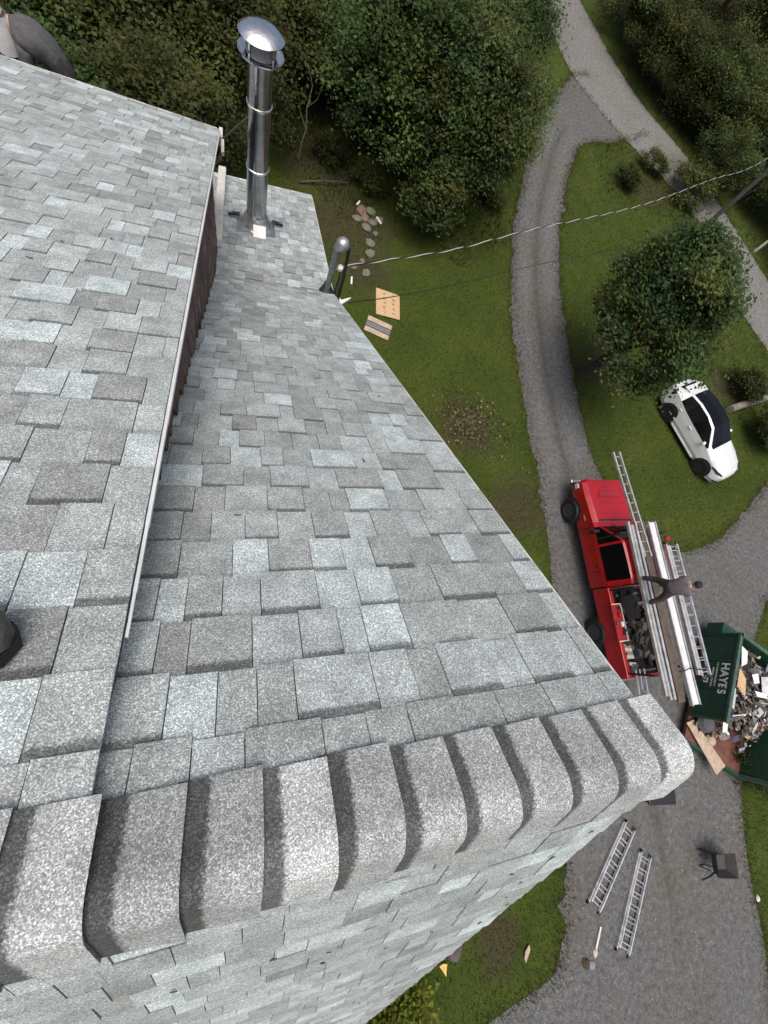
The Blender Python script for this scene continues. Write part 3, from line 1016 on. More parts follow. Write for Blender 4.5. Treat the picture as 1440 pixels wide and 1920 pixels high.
mb.prism([(0, -0.03), (0.10, 0.055), (0.13, 0.085), (0.10, 0.075), (0, 0.025)], -0.012, 0.012)
mb.build('arm', M['white'], br)
MB().box((0.0, 0, -0.03), (0.012, 0.08, 0.10)).build('base_plate', M['white'], br)


def spline(P, n=14):
    q = [Vector(p) for p in P]
    out = []
    for i in range(len(q) - 1):
        p0, p1, p2, p3 = q[max(i - 1, 0)], q[i], q[i + 1], q[min(i + 2, len(q) - 1)]
        for s_ in range(n):
            t = s_ / n
            out.append(0.5 * ((2 * p1) + (p2 - p0) * t + (2 * p0 - 5 * p1 + 4 * p2 - p3) * t * t + (3 * p1 - p0 - 3 * p2 + p3) * t ** 3))
    out.append(q[-1])
    return out


def resample(pts, step):
    out = [pts[0]]; acc = 0
    for a, b in zip(pts[:-1], pts[1:]):
        L = (b - a).length
        while acc + L >= step:
            t = (step - acc) / L
            a = a.lerp(b, t); out.append(a.copy()); L = (b - a).length; acc = 0
        acc += L
    out.append(pts[-1])
    return out


CAB = spline([(1.03, 3.83, 8.38), (1.7, 4.40, 8.05), (3.12, 5.41, 7.6), (4.96, 6.61, 7.3), (9.18, 9.26, 6.6), (13.36, 12.02, 6.15), (17.88, 14.86, 5.95), (25.4, 20.5, 6.9)], 40)
pts = resample(CAB, 0.05)
sd_ = empty('service_cable', tuple(pts[0]), 0, 'twisted service cable with bright conductor strung across the lawn', 'cable')
base = pts[0]
l0, l1 = [], []
acc = 0
for i, p in enumerate(pts):
    d = (pts[min(i + 1, len(pts) - 1)] - pts[max(i - 1, 0)]).normalized()
    x = d.cross(Vector((0, 0, 1))).normalized()
    u = x.cross(d)
    an = 2 * math.pi * i * 0.05 / 0.80
    o_ = (x * math.cos(an) + u * math.sin(an)) * 0.0065
    l0.append(p + o_ - base); l1.append(p - o_ - base)
MB().tube(l0, 0.0055, 5).build('bare_conductor', M['bare'], sd_, True)
MB().tube(l1, 0.0075, 5).build('insulated_conductor', M['cable'], sd_, True)
C2 = spline([(1.11, 3.50, 8.22), (1.88, 4.11, 7.8), (3.15, 4.95, 7.4), (5.09, 6.13, 7.0), (9.96, 8.79, 6.4), (17.0, 13.4, 6.1), (25.3, 20.4, 6.5)], 20)
tag(MB().tube([p - C2[0] for p in C2], 0.006, 5).build('telephone_cable', M['cable'], None, True), 'thin black cable running from the white bracket over the grass', 'cable').location = C2[0]

# ------------------------------------------------------------------ trees and plants
def leaf_mesh(name, centers, sizes, tones, flat=1.0, aspect=0.62, mt='leaf'):
    n = len(centers)
    nv = RNG.normal(size=(n, 3)); nv[:, 2] = np.abs(nv[:, 2]) + flat * 1.4
    nv /= np.linalg.norm(nv, axis=1)[:, None]
    t = RNG.normal(size=(n, 3))
    t -= nv * (t * nv).sum(1)[:, None]
    t /= np.linalg.norm(t, axis=1)[:, None]
    b = np.cross(nv, t)
    s = sizes[:, None]
    sag = nv * s * 0.18
    v = np.empty((n, 4, 3))
    v[:, 0] = centers - t * s
    v[:, 1] = centers + b * s * aspect + sag
    v[:, 2] = centers + t * s
    v[:, 3] = centers - b * s * aspect + sag
    me = bpy.data.meshes.new(name)
    me.vertices.add(n * 4); me.vertices.foreach_set('co', v.reshape(-1))
    me.loops.add(n * 4); me.loops.foreach_set('vertex_index', np.arange(n * 4))
    me.polygons.add(n)
    me.polygons.foreach_set('loop_start', np.arange(n) * 4)
    me.polygons.foreach_set('loop_total', np.full(n, 4))
    at = me.attributes.new('tone', 'FLOAT_COLOR', 'FACE')
    at.data.foreach_set('color', np.c_[tones * 1.14, np.ones(n)].reshape(-1))
    me.materials.append(M[mt])
    me.update()
    me.validate()
    return me


def crown_points(nclump, per, rx, rz, zc, cr, cols, droop=0.0, lobes=5):
    """clumps of leaves spread through an uneven crown"""
    lob = RNG.normal(size=(lobes, 3)); lob /= np.linalg.norm(lob, axis=1)[:, None]
    amp = RNG.uniform(0.1, 0.38, lobes)
    C, S, T = [], [], []
    cols = np.array(cols)
    for _ in range(nclump):
        d = RNG.normal(size=3); d /= np.linalg.norm(d)
        if d[2] < -0.55: d[2] *= -0.6
        rr = RNG.uniform(0.35, 1.0) ** 0.55
        rr *= 0.72 + (amp * np.clip(lob @ d, 0, 1) ** 2).sum()
        c = np.array([d[0] * rx * rr, d[1] * rx * rr, zc + d[2] * rz * rr])
        r_ = cr * RNG.uniform(0.6, 1.3)
        k = int(per * RNG.uniform(0.6, 1.4))
        p = RNG.normal(size=(k, 3)) * r_ * np.array([0.55, 0.55, 0.36])
        p[:, 2] -= droop * (p[:, 0] ** 2 + p[:, 1] ** 2) / max(r_, .1)
        C.append(c + p)
        S.append(RNG.uniform(0.035, 0.085, k))
        base = cols[RNG.integers(len(cols))] * RNG.uniform(0.75, 1.3)
        T.append(base * RNG.uniform(0.82, 1.2, (k, 1)))
    return np.concatenate(C), np.concatenate(S), np.concatenate(T)


def trunk_mesh(name, h, r0, zc, rx, rz, nl=7, mt='bark', lean=(0, 0)):
    mb = MB()
    k = 6
    mb.tube([(lean[0] * t + 0.08 * math.sin(t * 5), lean[1] * t + 0.06 * math.cos(t * 4) - .06, h * t) for t in [i / k for i in range(k + 1)]], [r0 * (1.25 if i == 0 else 1) * (1 - 0.78 * i / k) for i in range(k + 1)], 9)
    for i in range(nl):
        a = 2 * math.pi * (i + random.random() * 0.6) / nl
        zs = h * random.uniform(0.3, 0.75)
        t = zs / h
        p0 = Vector((lean[0] * t, lean[1] * t, zs))
        e = Vector((math.cos(a) * rx * random.uniform(0.55, 0.85), math.sin(a) * rx * random.uniform(0.55, 0.85), zc + rz * random.uniform(-0.1, 0.5)))
        m_ = p0.lerp(e, 0.5) + Vector((random.uniform(-.2, .2), random.uniform(-.2, .2), random.uniform(0.0, .4)))
        rr = r0 * 0.42
        mb.tube([p0, p0.lerp(m_, .5), m_, m_.lerp(e, .55), e], [rr, rr * .8, rr * .6, rr * .35, rr * .12], 6)
        for q in range(3):
            s0 = m_.lerp(e, random.uniform(0.0, .6))
            s1 = s0 + Vector((random.uniform(-1, 1), random.uniform(-1, 1), random.uniform(0, .8))) * rx * 0.28
            mb.tube([s0, s0.lerp(s1, .5), s1], [rr * .35, rr * .22, rr * .08], 5)
    return mb


def tree(name, loc, trunk, crown, label, group=None, s=1.0, rz=0.0, cat='tree', cname='crown'):
    t = empty(name, loc, rz, label, cat, group)
    t.scale = (s, s, s)
    for me, nm in ((trunk, 'trunk'), (crown, cname)):
        if me is None: continue
        o = bpy.data.objects.new(nm, me)
        COL.objects.link(o)
        o.parent = t
    return t


def mk_tree_meshes(nclump, per, rx, rz, zc, cr, cols, h, r0, droop=0.0, nl=7, lobes=5, lean=(0, 0)):
    C, S, T = crown_points(nclump, per, rx, rz, zc, cr, cols, droop, lobes)
    cm = leaf_mesh('crown', C, S, T)
    tb = trunk_mesh('trunk', h, r0, zc, rx, rz, nl, lean=lean)
    me = bpy.data.meshes.new('trunk')
    me.from_pydata(tb.v, [], tb.f); me.materials.append(M['bark']); me.update()
    return me, cm


GREEN = [(0.060, 0.098, 0.032), (0.076, 0.116, 0.036), (0.052, 0.088, 0.032), (0.090, 0.120, 0.034)]
OLIVE = [(0.068, 0.080, 0.024), (0.084, 0.094, 0.028), (0.056, 0.070, 0.022)]
DARK = [(0.036, 0.048, 0.016), (0.045, 0.055, 0.018), (0.054, 0.060, 0.019)]
YELLOWISH = [(0.062, 0.102, 0.034), (0.104, 0.128, 0.036), (0.084, 0.114, 0.034), (0.052, 0.088, 0.034), (0.048, 0.084, 0.036)]

tA = mk_tree_meshes(200, 270, 2.3, 3.2, 3.6, 0.50, YELLOWISH, 4.6, 0.20, lobes=3)
mt_ = tree('maple_tree', (13.4, 9.3, 0), tA[0], tA[1], 'full round green tree on the lawn beside the white car')
mt_.scale = (0.92, 1.12, 1.0)
tB = mk_tree_meshes(170, 260, 3.0, 3.2, 3.5, 0.62, GREEN, 5.6, 0.20)
tC = mk_tree_meshes(170, 250, 2.9, 3.2, 3.4, 0.60, GREEN + OLIVE, 5.4, 0.18)
tD = mk_tree_meshes(150, 190, 3.2, 3.9, 4.2, 0.72, DARK + OLIVE, 7.0, 0.22)
tE = mk_tree_meshes(150, 190, 3.0, 4.2, 4.5, 0.72, DARK, 7.5, 0.2)
tF = mk_tree_meshes(60, 150, 1.3, 1.5, 1.6, 0.36, GREEN + OLIVE, 2.4, 0.06)
tG = mk_tree_meshes(120, 170, 2.4, 2.1, 1.9, 0.55, DARK + OLIVE, 3.2, 0.09)
tH = mk_tree_meshes(120, 170, 2.3, 2.3, 2.0, 0.55, OLIVE + GREEN, 3.4, 0.09)
DRV = 'trees along the drive'
for x, y, t, sc_, lb in ((5.9, 18.4, tB, 1.0, 'broad green tree behind the rubble pile, leftmost of the drive trees'), (7.9, 16.6, tC, 0.95, 'dense green tree hanging over the left side of the driveway bend'), (8.5, 20.2, tB, 0.95, 'green tree beside the driveway just below the lane junction'), (6.9, 22.4, tC, 1.1, 'green tree in the middle of the tree mass left of the lane'), (9.3, 24.6, tC, 1.0, 'tall green tree at the top beside the lane')):
    tree('leafy_tree', (x, y, 0), t[0], t[1], lb, DRV, sc_, random.uniform(0, 6.28))
tree('young_tree', (6.75, 15.0, 0), tF[0], tF[1], 'small drooping sapling in front of the dense green tree')
wood = [(-7.2, 13.6, tG, 1.0, 'low dark tree behind the bent person'), (-4.6, 13.4, tH, 0.95, 'low olive tree just beyond the dormer eave on the left'), (-2.2, 15.2, tG, 1.0, 'low dark tree beyond the middle of the dormer eave'), (-5.9, 16.8, tH, 1.1, 'olive tree in the second row left of the chimney'), (-3.4, 18.4, tG, 1.15, 'dark tree in the second row left of the chimney'), (-0.6, 19.6, tG, 1.05, 'dark tree directly left of the chimney cap'), (1.6, 21.6, tG, 1.05, 'dark tree directly right of the chimney cap'), (3.6, 20.2, tH, 0.85, 'low olive tree between the chimney and the broad green tree'), (-8.5, 19.5, tE, 1.0, 'tall dark tree at the far left of the wood'), (-5.0, 22.0, tD, 1.0, 'tall olive tree in the third row on the left'), (-1.5, 24.0, tE, 1.05, 'tall dark tree in the third row behind the chimney'), (3.0, 25.5, tD, 1.05, 'tall olive tree behind the tree mass'), (6.5, 28.5, tE, 1.1, 'tall dark tree at the back of the tree mass'), (-9.0, 26.0, tD, 1.1, 'far olive tree on the left'), (0.5, 30.0, tD, 1.2, 'far olive tree in the middle'), (13.6, 33.0, tD, 1.1, 'olive tree on the left verge of the lane top')]
for (x, y, t, s, lb) in wood:
    tree('woodland_tree', (x, y, 0), t[0], t[1], lb, 'trees of the dark wood behind the house', s, random.uniform(0, 6.28))
wood2 = [(23.9, 34.2, tH, 0.9, 'low olive tree on the lane verge near the top'), (25.7, 30.4, tG, 0.85, 'small dark tree between the lane verge and the wood'), (27.8, 27.8, tH, 0.9, 'small olive tree near the end of the pale lane verge'), (24.6, 37.2, tG, 1.0, 'low dark tree at the very top of the lane verge'), (30.2, 28.6, tH, 1.0, 'olive tree in the second row across the lane'), (24.6, 31.6, tG, 1.0, 'low dark tree on the right verge of the lane'), (26.6, 29.0, tH, 0.95, 'low olive tree beside the end of the pale lane'), (28.6, 26.2, tG, 1.05, 'low dark tree above the lane bend'), (26.1, 23.2, tH, 0.72, 'small olive tree growing over the lane'), (31.0, 23.6, tH, 1.05, 'low olive tree above the utility pole'), (32.6, 20.4, tG, 1.0, 'low dark tree right of the utility pole'), (34.0, 16.6, tG, 1.1, 'low dark tree right of the paved bend'), (29.5, 33.0, tE, 0.9, 'tall dark tree deep across the lane'), (33.5, 29.0, tD, 0.95, 'tall olive tree deep across the lane'), (37.5, 24.5, tE, 1.0, 'tall dark tree at the right edge of the wood'), (26.5, 37.5, tG, 1.1, 'low dark tree at the top beside the lane'), (31.5, 39.0, tD, 1.1, 'far olive tree at the top across the lane'), (37.0, 35.0, tE, 1.15, 'far dark tree in the right corner'), (42.0, 29.0, tD, 1.1, 'far olive tree in the right corner'), (34.5, 45.0, tE, 1.2, 'farthest dark tree in the right corner')]
for (x, y, t, s, lb) in wood2:
    tree('roadside_tree', (x, y, 0), t[0], t[1], lb, 'trees of the wood across the lane', s, random.uniform(0, 6.28))
# shrubs
sh = []
for cols, k in ((OLIVE, 40), (DARK, 45), ([(0.13, 0.15, 0.02), (0.10, 0.13, 0.02), (0.16, 0.16, 0.025)], 34)):
    C, S, T = crown_points(k, 90, 0.9, 0.6, 0.55, 0.3, cols)
    C[:, 2] = np.maximum(C[:, 2], 0.03)
    sh.append(leaf_mesh('foliage', C, S * 0.8, T))
for x, y, k, s, lb in ((19.6, 21.6, 1, 0.85, 'dark round shrub on the grass by the lane junction'), (23.2, 9.4, 1, 1.1, 'dark shrub behind the white car roof, above the pale log'), (23.4, 6.9, 1, 1.35, 'dark shrub right of the white car, below the pale log'), (22.0, 23.6, 0, 0.9, 'loose olive shrub beside the end of the lane'), (24.2, 22.2, 0, 1.5, 'olive brush growing over the lane edge'), (3.1, -8.55, 2, 1.1, 'bright yellow green shrub at the foot of the house'), (16.7, -6.0, 1, 0.9, 'dark weeds behind the trash container'), (4.6, 16.9, 0, 0.8, 'olive brush left of the broad green tree'), (10.4, 17.9, 0, 0.8, 'low brush beside the left edge of the driveway bend'), (3.2, 17.9, 1, 0.8, 'dark brush behind the dead sapling')):
    tree('shrub', (x, y, 0), None, sh[k], lb, 'shrubs around the lawn', s, random.uniform(0, 6), 'shrub', 'foliage')
# dead sapling
ds = MB()
ds.tube([(0, 0, 0), (0.05, 0.02, 0.6), (0.16, 0, 1.1), (0.1, 0.1, 1.7), (0.22, 0.2, 2.3), (0.0, 0.3, 2.8)], [.035, .03, .026, .02, .014, .005], 6)
ds.tube([(0.16, 0, 1.1), (-0.1, 0.1, 1.5), (-0.22, 0.15, 2.0)], [.018, .012, .004], 5)
ds.tube([(0.1, 0.1, 1.7), (0.4, 0.1, 2.0), (0.55, 0.2, 2.4)], [.012, .008, .003], 5)
t = empty('dead_sapling', (2.0, 17.4, 0), 0, 'thin bare dead sapling right of the chimney pipe', 'tree')
ds.build('trunk', M['dead_bark'], t, True)
tag(MB().tube([(0, 0, 0), (0.9, 0.2, 0.12), (1.9, 0.5, 0.05)], [.035, .03, .015], 7).build('fallen_branch', M['plank'], None, True), 'short fallen branch on the brown ground near the dead sapling', 'branch').location = (2.0, 16.2, 0.06)
lg = MB().tube([(0, 0, 0.17), (1.4, 0.42, 0.18), (2.9, 0.86, 0.17), (4.6, 1.4, 0.18), (7.0, 2.1, 0.18)], [.17, .18, .17, .17, .16], 12)
tag(lg.build('pale_log', M['dead_bark'], None, True), 'long pale log lying on the lawn behind the white car', 'log').location = (21.9, 8.35, 0)
tag(MB().tube([(0, 0, 0), (-0.5, 1.2, 3.0), (-0.9, 3.4, 6.0)], [.10, .08, .05], 8).build('leaning_trunk', M['dead_bark'], None, True), 'thin bare pale trunk leaning in the wood at the top right', 'trunk').location = (29.5, 33.0, 0)
up = empty('utility_pole', (25.1, 20.3, 0), 0, 'dark wooden utility pole at the edge of the paved bend', 'pole')
MB().tube([(0, 0, 0), (0.25, 0.15, 4), (0.45, 0.3, 8)], [.125, .115, .10], 12).build('shaft', M['pole_wood'], up, True)
MB().box((0.42, 0.28, 7.2), (1.8, 0.1, 0.12), (0, 0, 0.9)).build('crossarm', M['pole_wood'], up)

# grass blades and low weeds
def blades(name, n, xr, yr_, hgt, cols, label, keep=None, wid=0.012):
    x = RNG.uniform(*xr, n); y = RNG.uniform(*yr_, n)
    ok = ~inside(drive_poly, x, y) & ~inside(lane_poly, x, y) & ~((x > -9) & (x < 0.8) & (y > -3.6) & (y < 6.0))
    if keep is not None: ok &= keep(x, y)
    x, y = x[ok], y[ok]
    n = len(x)
    h = RNG.uniform(0.5, 1.2, n) * hgt
    a = RNG.uniform(0, 6.283, n); l = RNG.uniform(0.2, 0.9, n) * h
    v = np.zeros((n, 3, 3))
    ca, sa = np.cos(a), np.sin(a)
    wv = wid * RNG.uniform(0.7, 1.4, n)
    v[:, 0] = np.c_[x - sa * wv, y + ca * wv, np.zeros(n)]
    v[:, 1] = np.c_[x + sa * wv, y - ca * wv, np.zeros(n)]
    v[:, 2] = np.c_[x + ca * l, y + sa * l, h]
    me = bpy.data.meshes.new(name)
    me.vertices.add(n * 3); me.vertices.foreach_set('co', v.reshape(-1))
    me.loops.add(n * 3); me.loops.foreach_set('vertex_index', np.arange(n * 3))
    me.polygons.add(n); me.polygons.foreach_set('loop_start', np.arange(n) * 3); me.polygons.foreach_set('loop_total', np.full(n, 3))
    cols = np.array(cols)
    t = cols[RNG.integers(len(cols), size=n)] * RNG.uniform(0.65, 1.3, (n, 1))
    at = me.attributes.new('tone', 'FLOAT_COLOR', 'FACE')
    at.data.foreach_set('color', np.c_[t, np.ones(n)].reshape(-1))
    me.materials.append(M['grass']); me.update()
    o = bpy.data.objects.new(name, me); COL.objects.link(o)
    return tag(o, label, 'grass', kind='stuff')


GCOL = [(0.048, 0.074, 0.012), (0.057, 0.082, 0.014), (0.042, 0.066, 0.012), (0.074, 0.090, 0.022)]
blades('grass', 240000, (0.8, 27), (-11, 27), 0.065, GCOL, 'short mown grass of the lawn', wid=0.012)
blades('rough_grass', 26000, (-2, 20), (13.5, 30), 0.22, [(0.06, 0.075, 0.02), (0.085, 0.085, 0.03), (0.05, 0.06, 0.018)], 'long rough grass and weeds at the wood edge', lambda x, y: (y > 16.5 - 0.25 * np.maximum(x - 2, 0) + 1.2 * np.sin(x * 1.3)) & (x < 11), 0.02)
blades('verge_weeds', 12000, (18, 34), (8, 34), 0.2, [(0.06, 0.065, 0.022), (0.085, 0.08, 0.03), (0.045, 0.055, 0.018)], 'rough weeds along the lane verge', lambda x, y: (y > 20) | (x > 26), 0.02)
ep = np.array(drive_poly + lane_poly)
k = RNG.integers(len(ep), size=26000)
ex = ep[k, 0] + RNG.normal(size=len(k)) * 0.16; ey = ep[k, 1] + RNG.normal(size=len(k)) * 0.16
me_n = len(k)
h = RNG.uniform(0.03, 0.12, me_n); a = RNG.uniform(0, 6.283, me_n); l = h * RNG.uniform(0.2, 1.0, me_n); wv = RNG.uniform(0.008, 0.016, me_n)
v = np.zeros((me_n, 3, 3))
v[:, 0] = np.c_[ex - np.sin(a) * wv, ey + np.cos(a) * wv, np.full(me_n, 0.01)]
v[:, 1] = np.c_[ex + np.sin(a) * wv, ey - np.cos(a) * wv, np.full(me_n, 0.01)]
v[:, 2] = np.c_[ex + np.cos(a) * l, ey + np.sin(a) * l, h + 0.01]
me = bpy.data.meshes.new('edge_weeds')
me.from_pydata(v.reshape(-1, 3).tolist(), [], np.arange(me_n * 3).reshape(-1, 3).tolist())
t = np.array([(0.045, 0.062, 0.014), (0.075, 0.075, 0.026), (0.10, 0.09, 0.045)])[RNG.integers(3, size=me_n)] * RNG.uniform(.7, 1.2, (me_n, 1))
me.attributes.new('tone', 'FLOAT_COLOR', 'FACE').data.foreach_set('color', np.c_[t, np.ones(me_n)].reshape(-1))
me.materials.append(M['grass']); me.update()
o = bpy.data.objects.new('edge_weeds', me); COL.objects.link(o)
tag(o, 'ragged weeds along the driveway and lane edges', 'grass', kind='stuff')
# fallen leaves / seedlings by the house wall
n = 900
ang = RNG.uniform(0, 6.28, n); rr = np.abs(RNG.normal(size=n)) * 0.75
cx = 7.7 + rr * np.cos(ang) * 1.1; cy = 6.7 + rr * np.sin(ang) * 1.2
cols = np.array([(0.16, 0.13, 0.07), (0.10, 0.08, 0.04), (0.07, 0.085, 0.03), (0.05, 0.06, 0.02), (0.22, 0.2, 0.12)])
me = leaf_mesh('leaf_litter', np.c_[cx, cy, RNG.uniform(0.03, 0.10, n)], RNG.uniform(0.025, 0.07, n), cols[RNG.integers(5, size=n)] * RNG.uniform(.7, 1.2, (n, 1)), 1.5)
o = bpy.data.objects.new('leaf_litter', me); COL.objects.link(o)
tag(o, 'patch of fallen leaves and weeds on the grass by the house', 'leaves', kind='stuff')
n = 700
cx = RNG.uniform(9, 26, n); cy = RNG.uniform(3, 20, n)
ok = ~inside(drive_poly, cx, cy)
cx, cy = cx[ok], cy[ok]; n = len(cx)
me = leaf_mesh('fallen_leaves', np.c_[cx, cy, np.full(n, 0.05)], RNG.uniform(0.015, 0.035, n), np.array([(0.3, 0.28, 0.14)]) * RNG.uniform(.4, 1.3, (n, 1)), 2.0)
o = bpy.data.objects.new('fallen_leaves', me); COL.objects.link(o)
tag(o, 'scattered pale fallen leaves over the lawn', 'leaves', kind='stuff')
# loose gravel stones
mb = MB()
k = 0
xs = RNG.uniform(8, 24, 9000); ys_ = RNG.uniform(-12, 26, 9000)
ok = inside(drive_poly, xs, ys_)
for x, y in zip(xs[ok], ys_[ok]):
    s = random.uniform(0.012, 0.04)
    c = random.choice((0.08, 0.1, 0.13, 0.16, 0.26))
    p = [Vector((x, y, 0.012)) + Vector(((random.uniform(.6, 1)) * s * math.cos(a), random.uniform(.6, 1) * s * math.sin(a), 0)) for a in (0.3, 1.6, 2.9, 4.2, 5.4)]
    mb.add(p + [Vector((x + random.uniform(-.3, .3) * s, y, 0.012 + s * 0.8))], [(0, 1, 5), (1, 2, 5), (2, 3, 5), (3, 4, 5), (4, 0, 5)], (c, c * .98, c * .93))
tag(mb.build('loose_gravel', M['stone']), 'loose grey stones on the driveway', 'gravel', kind='stuff')
#--PART2--
# ------------------------------------------------------------------ vehicles
def loft(stations):
    """stations: list of (y, half profile [(x,z)...] sill -> centre). returns grid of mirrored rings"""
    grid = []
    for y, hp in stations:
        ring = [(-x, y, z) for x, z in hp] + [(x, y, z) for x, z in reversed(hp[:-1])]
        grid.append(ring)
    return grid


def loft_parts(grid, classify, nhalf):
    """classify(i, row) -> part key; row counted from the sill, mirrored"""
    out = {}
    m = len(grid[0])
    for i in range(len(grid) - 1):
        for j in range(m - 1):
            row = j if j < nhalf - 1 else m - 2 - j
            key = classify(i, row, j < nhalf - 1)
            if key is None: continue
            mb = out.setdefault(key, MB())
            mb.add([grid[i][j], grid[i][j + 1], grid[i + 1][j + 1], grid[i + 1][j]], [(0, 1, 2, 3)])
    return out


def end_cap(mb, ring, flip=False):
    f = tuple(range(len(ring)))
    mb.add(ring, [f[::-1] if flip else f])


def wheel(parent, x, y, r, wd, sgn, spokes=6):
    m = Matrix.Translation((x, y, r)) @ Matrix.Rotation(R(90) * sgn, 4, 'Y')
    h = wd / 2
    wh = MB().lathe([(r * 0.60, -h), (r * 0.93, -h), (r, -h * 0.7), (r, h * 0.7), (r * 0.93, h), (r * 0.62, h)], 28, m, cap=False).build('wheel', M['rubber'], parent, True)
    rm = MB()
    rm.lathe([(r * 0.63, h * 0.9), (r * 0.60, h * 0.98), (r * 0.54, h * 0.5), (r * 0.1, h * 0.45)], 28, m)
    rm.lathe([(r * 0.16, h * 0.45), (r * 0.15, h * 0.75), (0.002, h * 0.8)], 12, m, cap=False)
    ri = rm.build('rim', M['rim'], wh, True)
    sp = MB()
    for k in range(spokes):
        a = 2 * math.pi * k / spokes
        sp.bar(m @ Vector((r * 0.12 * math.cos(a), r * 0.12 * math.sin(a), h * 0.62)), m @ Vector((r * 0.57 * math.cos(a), r * 0.57 * math.sin(a), h * 0.72)), r * 0.13, 0.02, up=(sgn, 0, 0))
    sp.build('spoke', M['rim'], wh)
    return wh


TRX, TRY = 12.0, 1.0
tr = empty('pickup_truck', (TRX, TRY, 0), 0, 'red extended cab pickup truck loaded with ladders on its rack', 'truck')


def tst(y, w_, sill, low, belt, wr, top, cen):
    return (y, [(w_ - 0.03, sill), (w_, low), (w_ - 0.015, belt), (wr, top), (wr - 0.07, top + 0.035), (0, cen)])


st = [
    tst(3.20, 0.86, 0.66, 0.80, 1.06, 0.78, 1.12, 1.16),
    tst(3.08, 0.94, 0.62, 0.80, 1.12, 0.84, 1.17, 1.21),
    tst(2.60, 0.985, 0.60, 0.80, 1.18, 0.86, 1.22, 1.27),
    tst(1.62, 0.985, 0.54, 0.80, 1.27, 0.87, 1.305, 1.34),
    tst(1.45, 0.985, 0.54, 0.80, 1.29, 0.86, 1.39, 1.415),
    tst(0.86, 0.985, 0.54, 0.80, 1.29, 0.75, 2.00, 2.06),
    tst(0.78, 0.985, 0.54, 0.80, 1.29, 0.745, 2.02, 2.08),
    tst(0.12, 0.985, 0.54, 0.80, 1.30, 0.745, 2.03, 2.09),
    tst(0.04, 0.985, 0.54, 0.80, 1.30, 0.745, 2.03, 2.09),
    tst(-0.34, 0.985, 0.54, 0.80, 1.30, 0.745, 2.02, 2.08),
    tst(-0.50, 0.975, 0.54, 0.80, 1.30, 0.72, 1.98, 2.05),
]
gr = loft(st)


def tcl(i, row, left):
    if i in (4,) and row == 4: return 'windshield'
    if i == 4 and row == 2: return 'sl' if left else 'sr'
    if i in (6, 7, 8) and row == 2: return 'ql' if left else 'qr'
    return 'body'


pp = loft_parts(gr, tcl, 6)
end_cap(pp['body'], gr[0], True)
end_cap(pp['body'], gr[-1])
tb = pp['body'].build('cab', M['red'], tr, True, bevel=0.0)
pp['windshield'].build('windshield', M['glass'], tr)
for k in ('sl', 'sr', 'ql', 'qr'):
    pp[k].build('side_window', M['glass'], tr)
MB().box((0, -0.515, 1.70), (1.2, 0.02, 0.42)).build('rear_window', M['glass'], tr)
MB().box((0, 1.66, 1.322), (1.5, 0.13, 0.03), (0.3, 0, 0)).build('cowl_vent', M['interior'], tr)
for sx in (-0.35, 0.35):
    MB().bar((sx, 1.52, 1.40), (sx + 0.38, 1.14, 1.80), 0.018, 0.015).build('wiper', M['black'], tr)
MB().prism([(-0.5, 2.55), (0.5, 2.55), (0.38, 2.72), (-0.38, 2.72)], 1.272, 1.288).build('hood_scoop', M['red_dull'], tr)
gl = MB().box((0, 3.215, 0.88), (1.2, 0.03, 0.22)).build('grille', M['black'], tr)
MB().box((0, 3.30, 0.60), (1.86, 0.14, 0.20)).build('front_bumper', M['galv'], tr, bevel=0.03)
for sx in (-1, 1):
    MB().box((sx * 0.74, 3.16, 0.92), (0.26, 0.12, 0.18)).build('headlight', M['lamp'], tr, bevel=0.02)
    MB().box((sx * 0.955, 3.02, 0.92), (0.04, 0.16, 0.14)).build('side_marker', M['lamp'], tr)
    mr_ = MB().box((sx * 1.12, 1.28, 1.38), (0.22, 0.10, 0.26)).build('door_mirror', M['black'], tr, bevel=0.02)
    MB().bar((sx * 0.98, 1.28, 1.33), (sx * 1.04, 1.28, 1.35), 0.05, 0.04).build('mirror_arm', M['black'], mr_)
    dr = MB().box((sx * 0.988, 0.75, 0.92), (0.012, 1.46, 0.62)).build('door', M['red'], tr)
    MB().box((sx * 1.0, 0.16, 1.10), (0.03, 0.16, 0.035)).build('handle', M['black'], dr)
    MB().box((sx * 0.992, -0.24, 0.92), (0.012, 0.46, 0.62)).build('rear_door', M['red'], tr)
    MB().box((sx * 0.992, 1.85, 0.98), (0.01, 0.20, 0.05)).build('fender_badge', M['alu'], tr)
for y in (2.27, -1.9):
    for sx in (-1, 1):
        m = Matrix.Translation((sx * 0.984, y, 0.44)) @ Matrix.Rotation(R(90) * sx, 4, 'Y')
        MB().lathe([(0.47, 0), (0.47, 0.012), (0.43, 0.014)], 28, m).build('wheel_arch', M['interior'], tr)
        wheel(tr, sx * 0.93, y, 0.41, 0.27, sx)
# load bed
bed = MB()
for sx in (-1, 1):
    bed.box((sx * 0.955, -1.90, 0.97), (0.09, 2.72, 0.62))
    bed.box((sx * 0.93, -1.90, 1.29), (0.15, 2.74, 0.05))
bed.box((0, -0.58, 0.97), (1.82, 0.06, 0.62))
bo = bed.build('load_bed', M['red'], tr, bevel=0.02)
MB().box((0, -1.9, 0.74), (1.82, 2.6, 0.05)).build('bed_floor', M['interior'], bo)
tg = MB().box((0, -3.27, 0.95), (1.9, 0.07, 0.56)).build('tailgate', M['red'], tr, bevel=0.02)
MB().box((0, -3.31, 1.05), (0.24, 0.02, 0.06)).build('handle', M['black'], tg)
for sx in (-1, 1):
    MB().box((sx * 0.955, -3.27, 0.98), (0.09, 0.06, 0.42)).build('tail_light', M['red_dull'], tr)
MB().box((0, -3.38, 0.58), (1.84, 0.16, 0.16)).build('rear_bumper', M['galv'], tr, bevel=0.03)
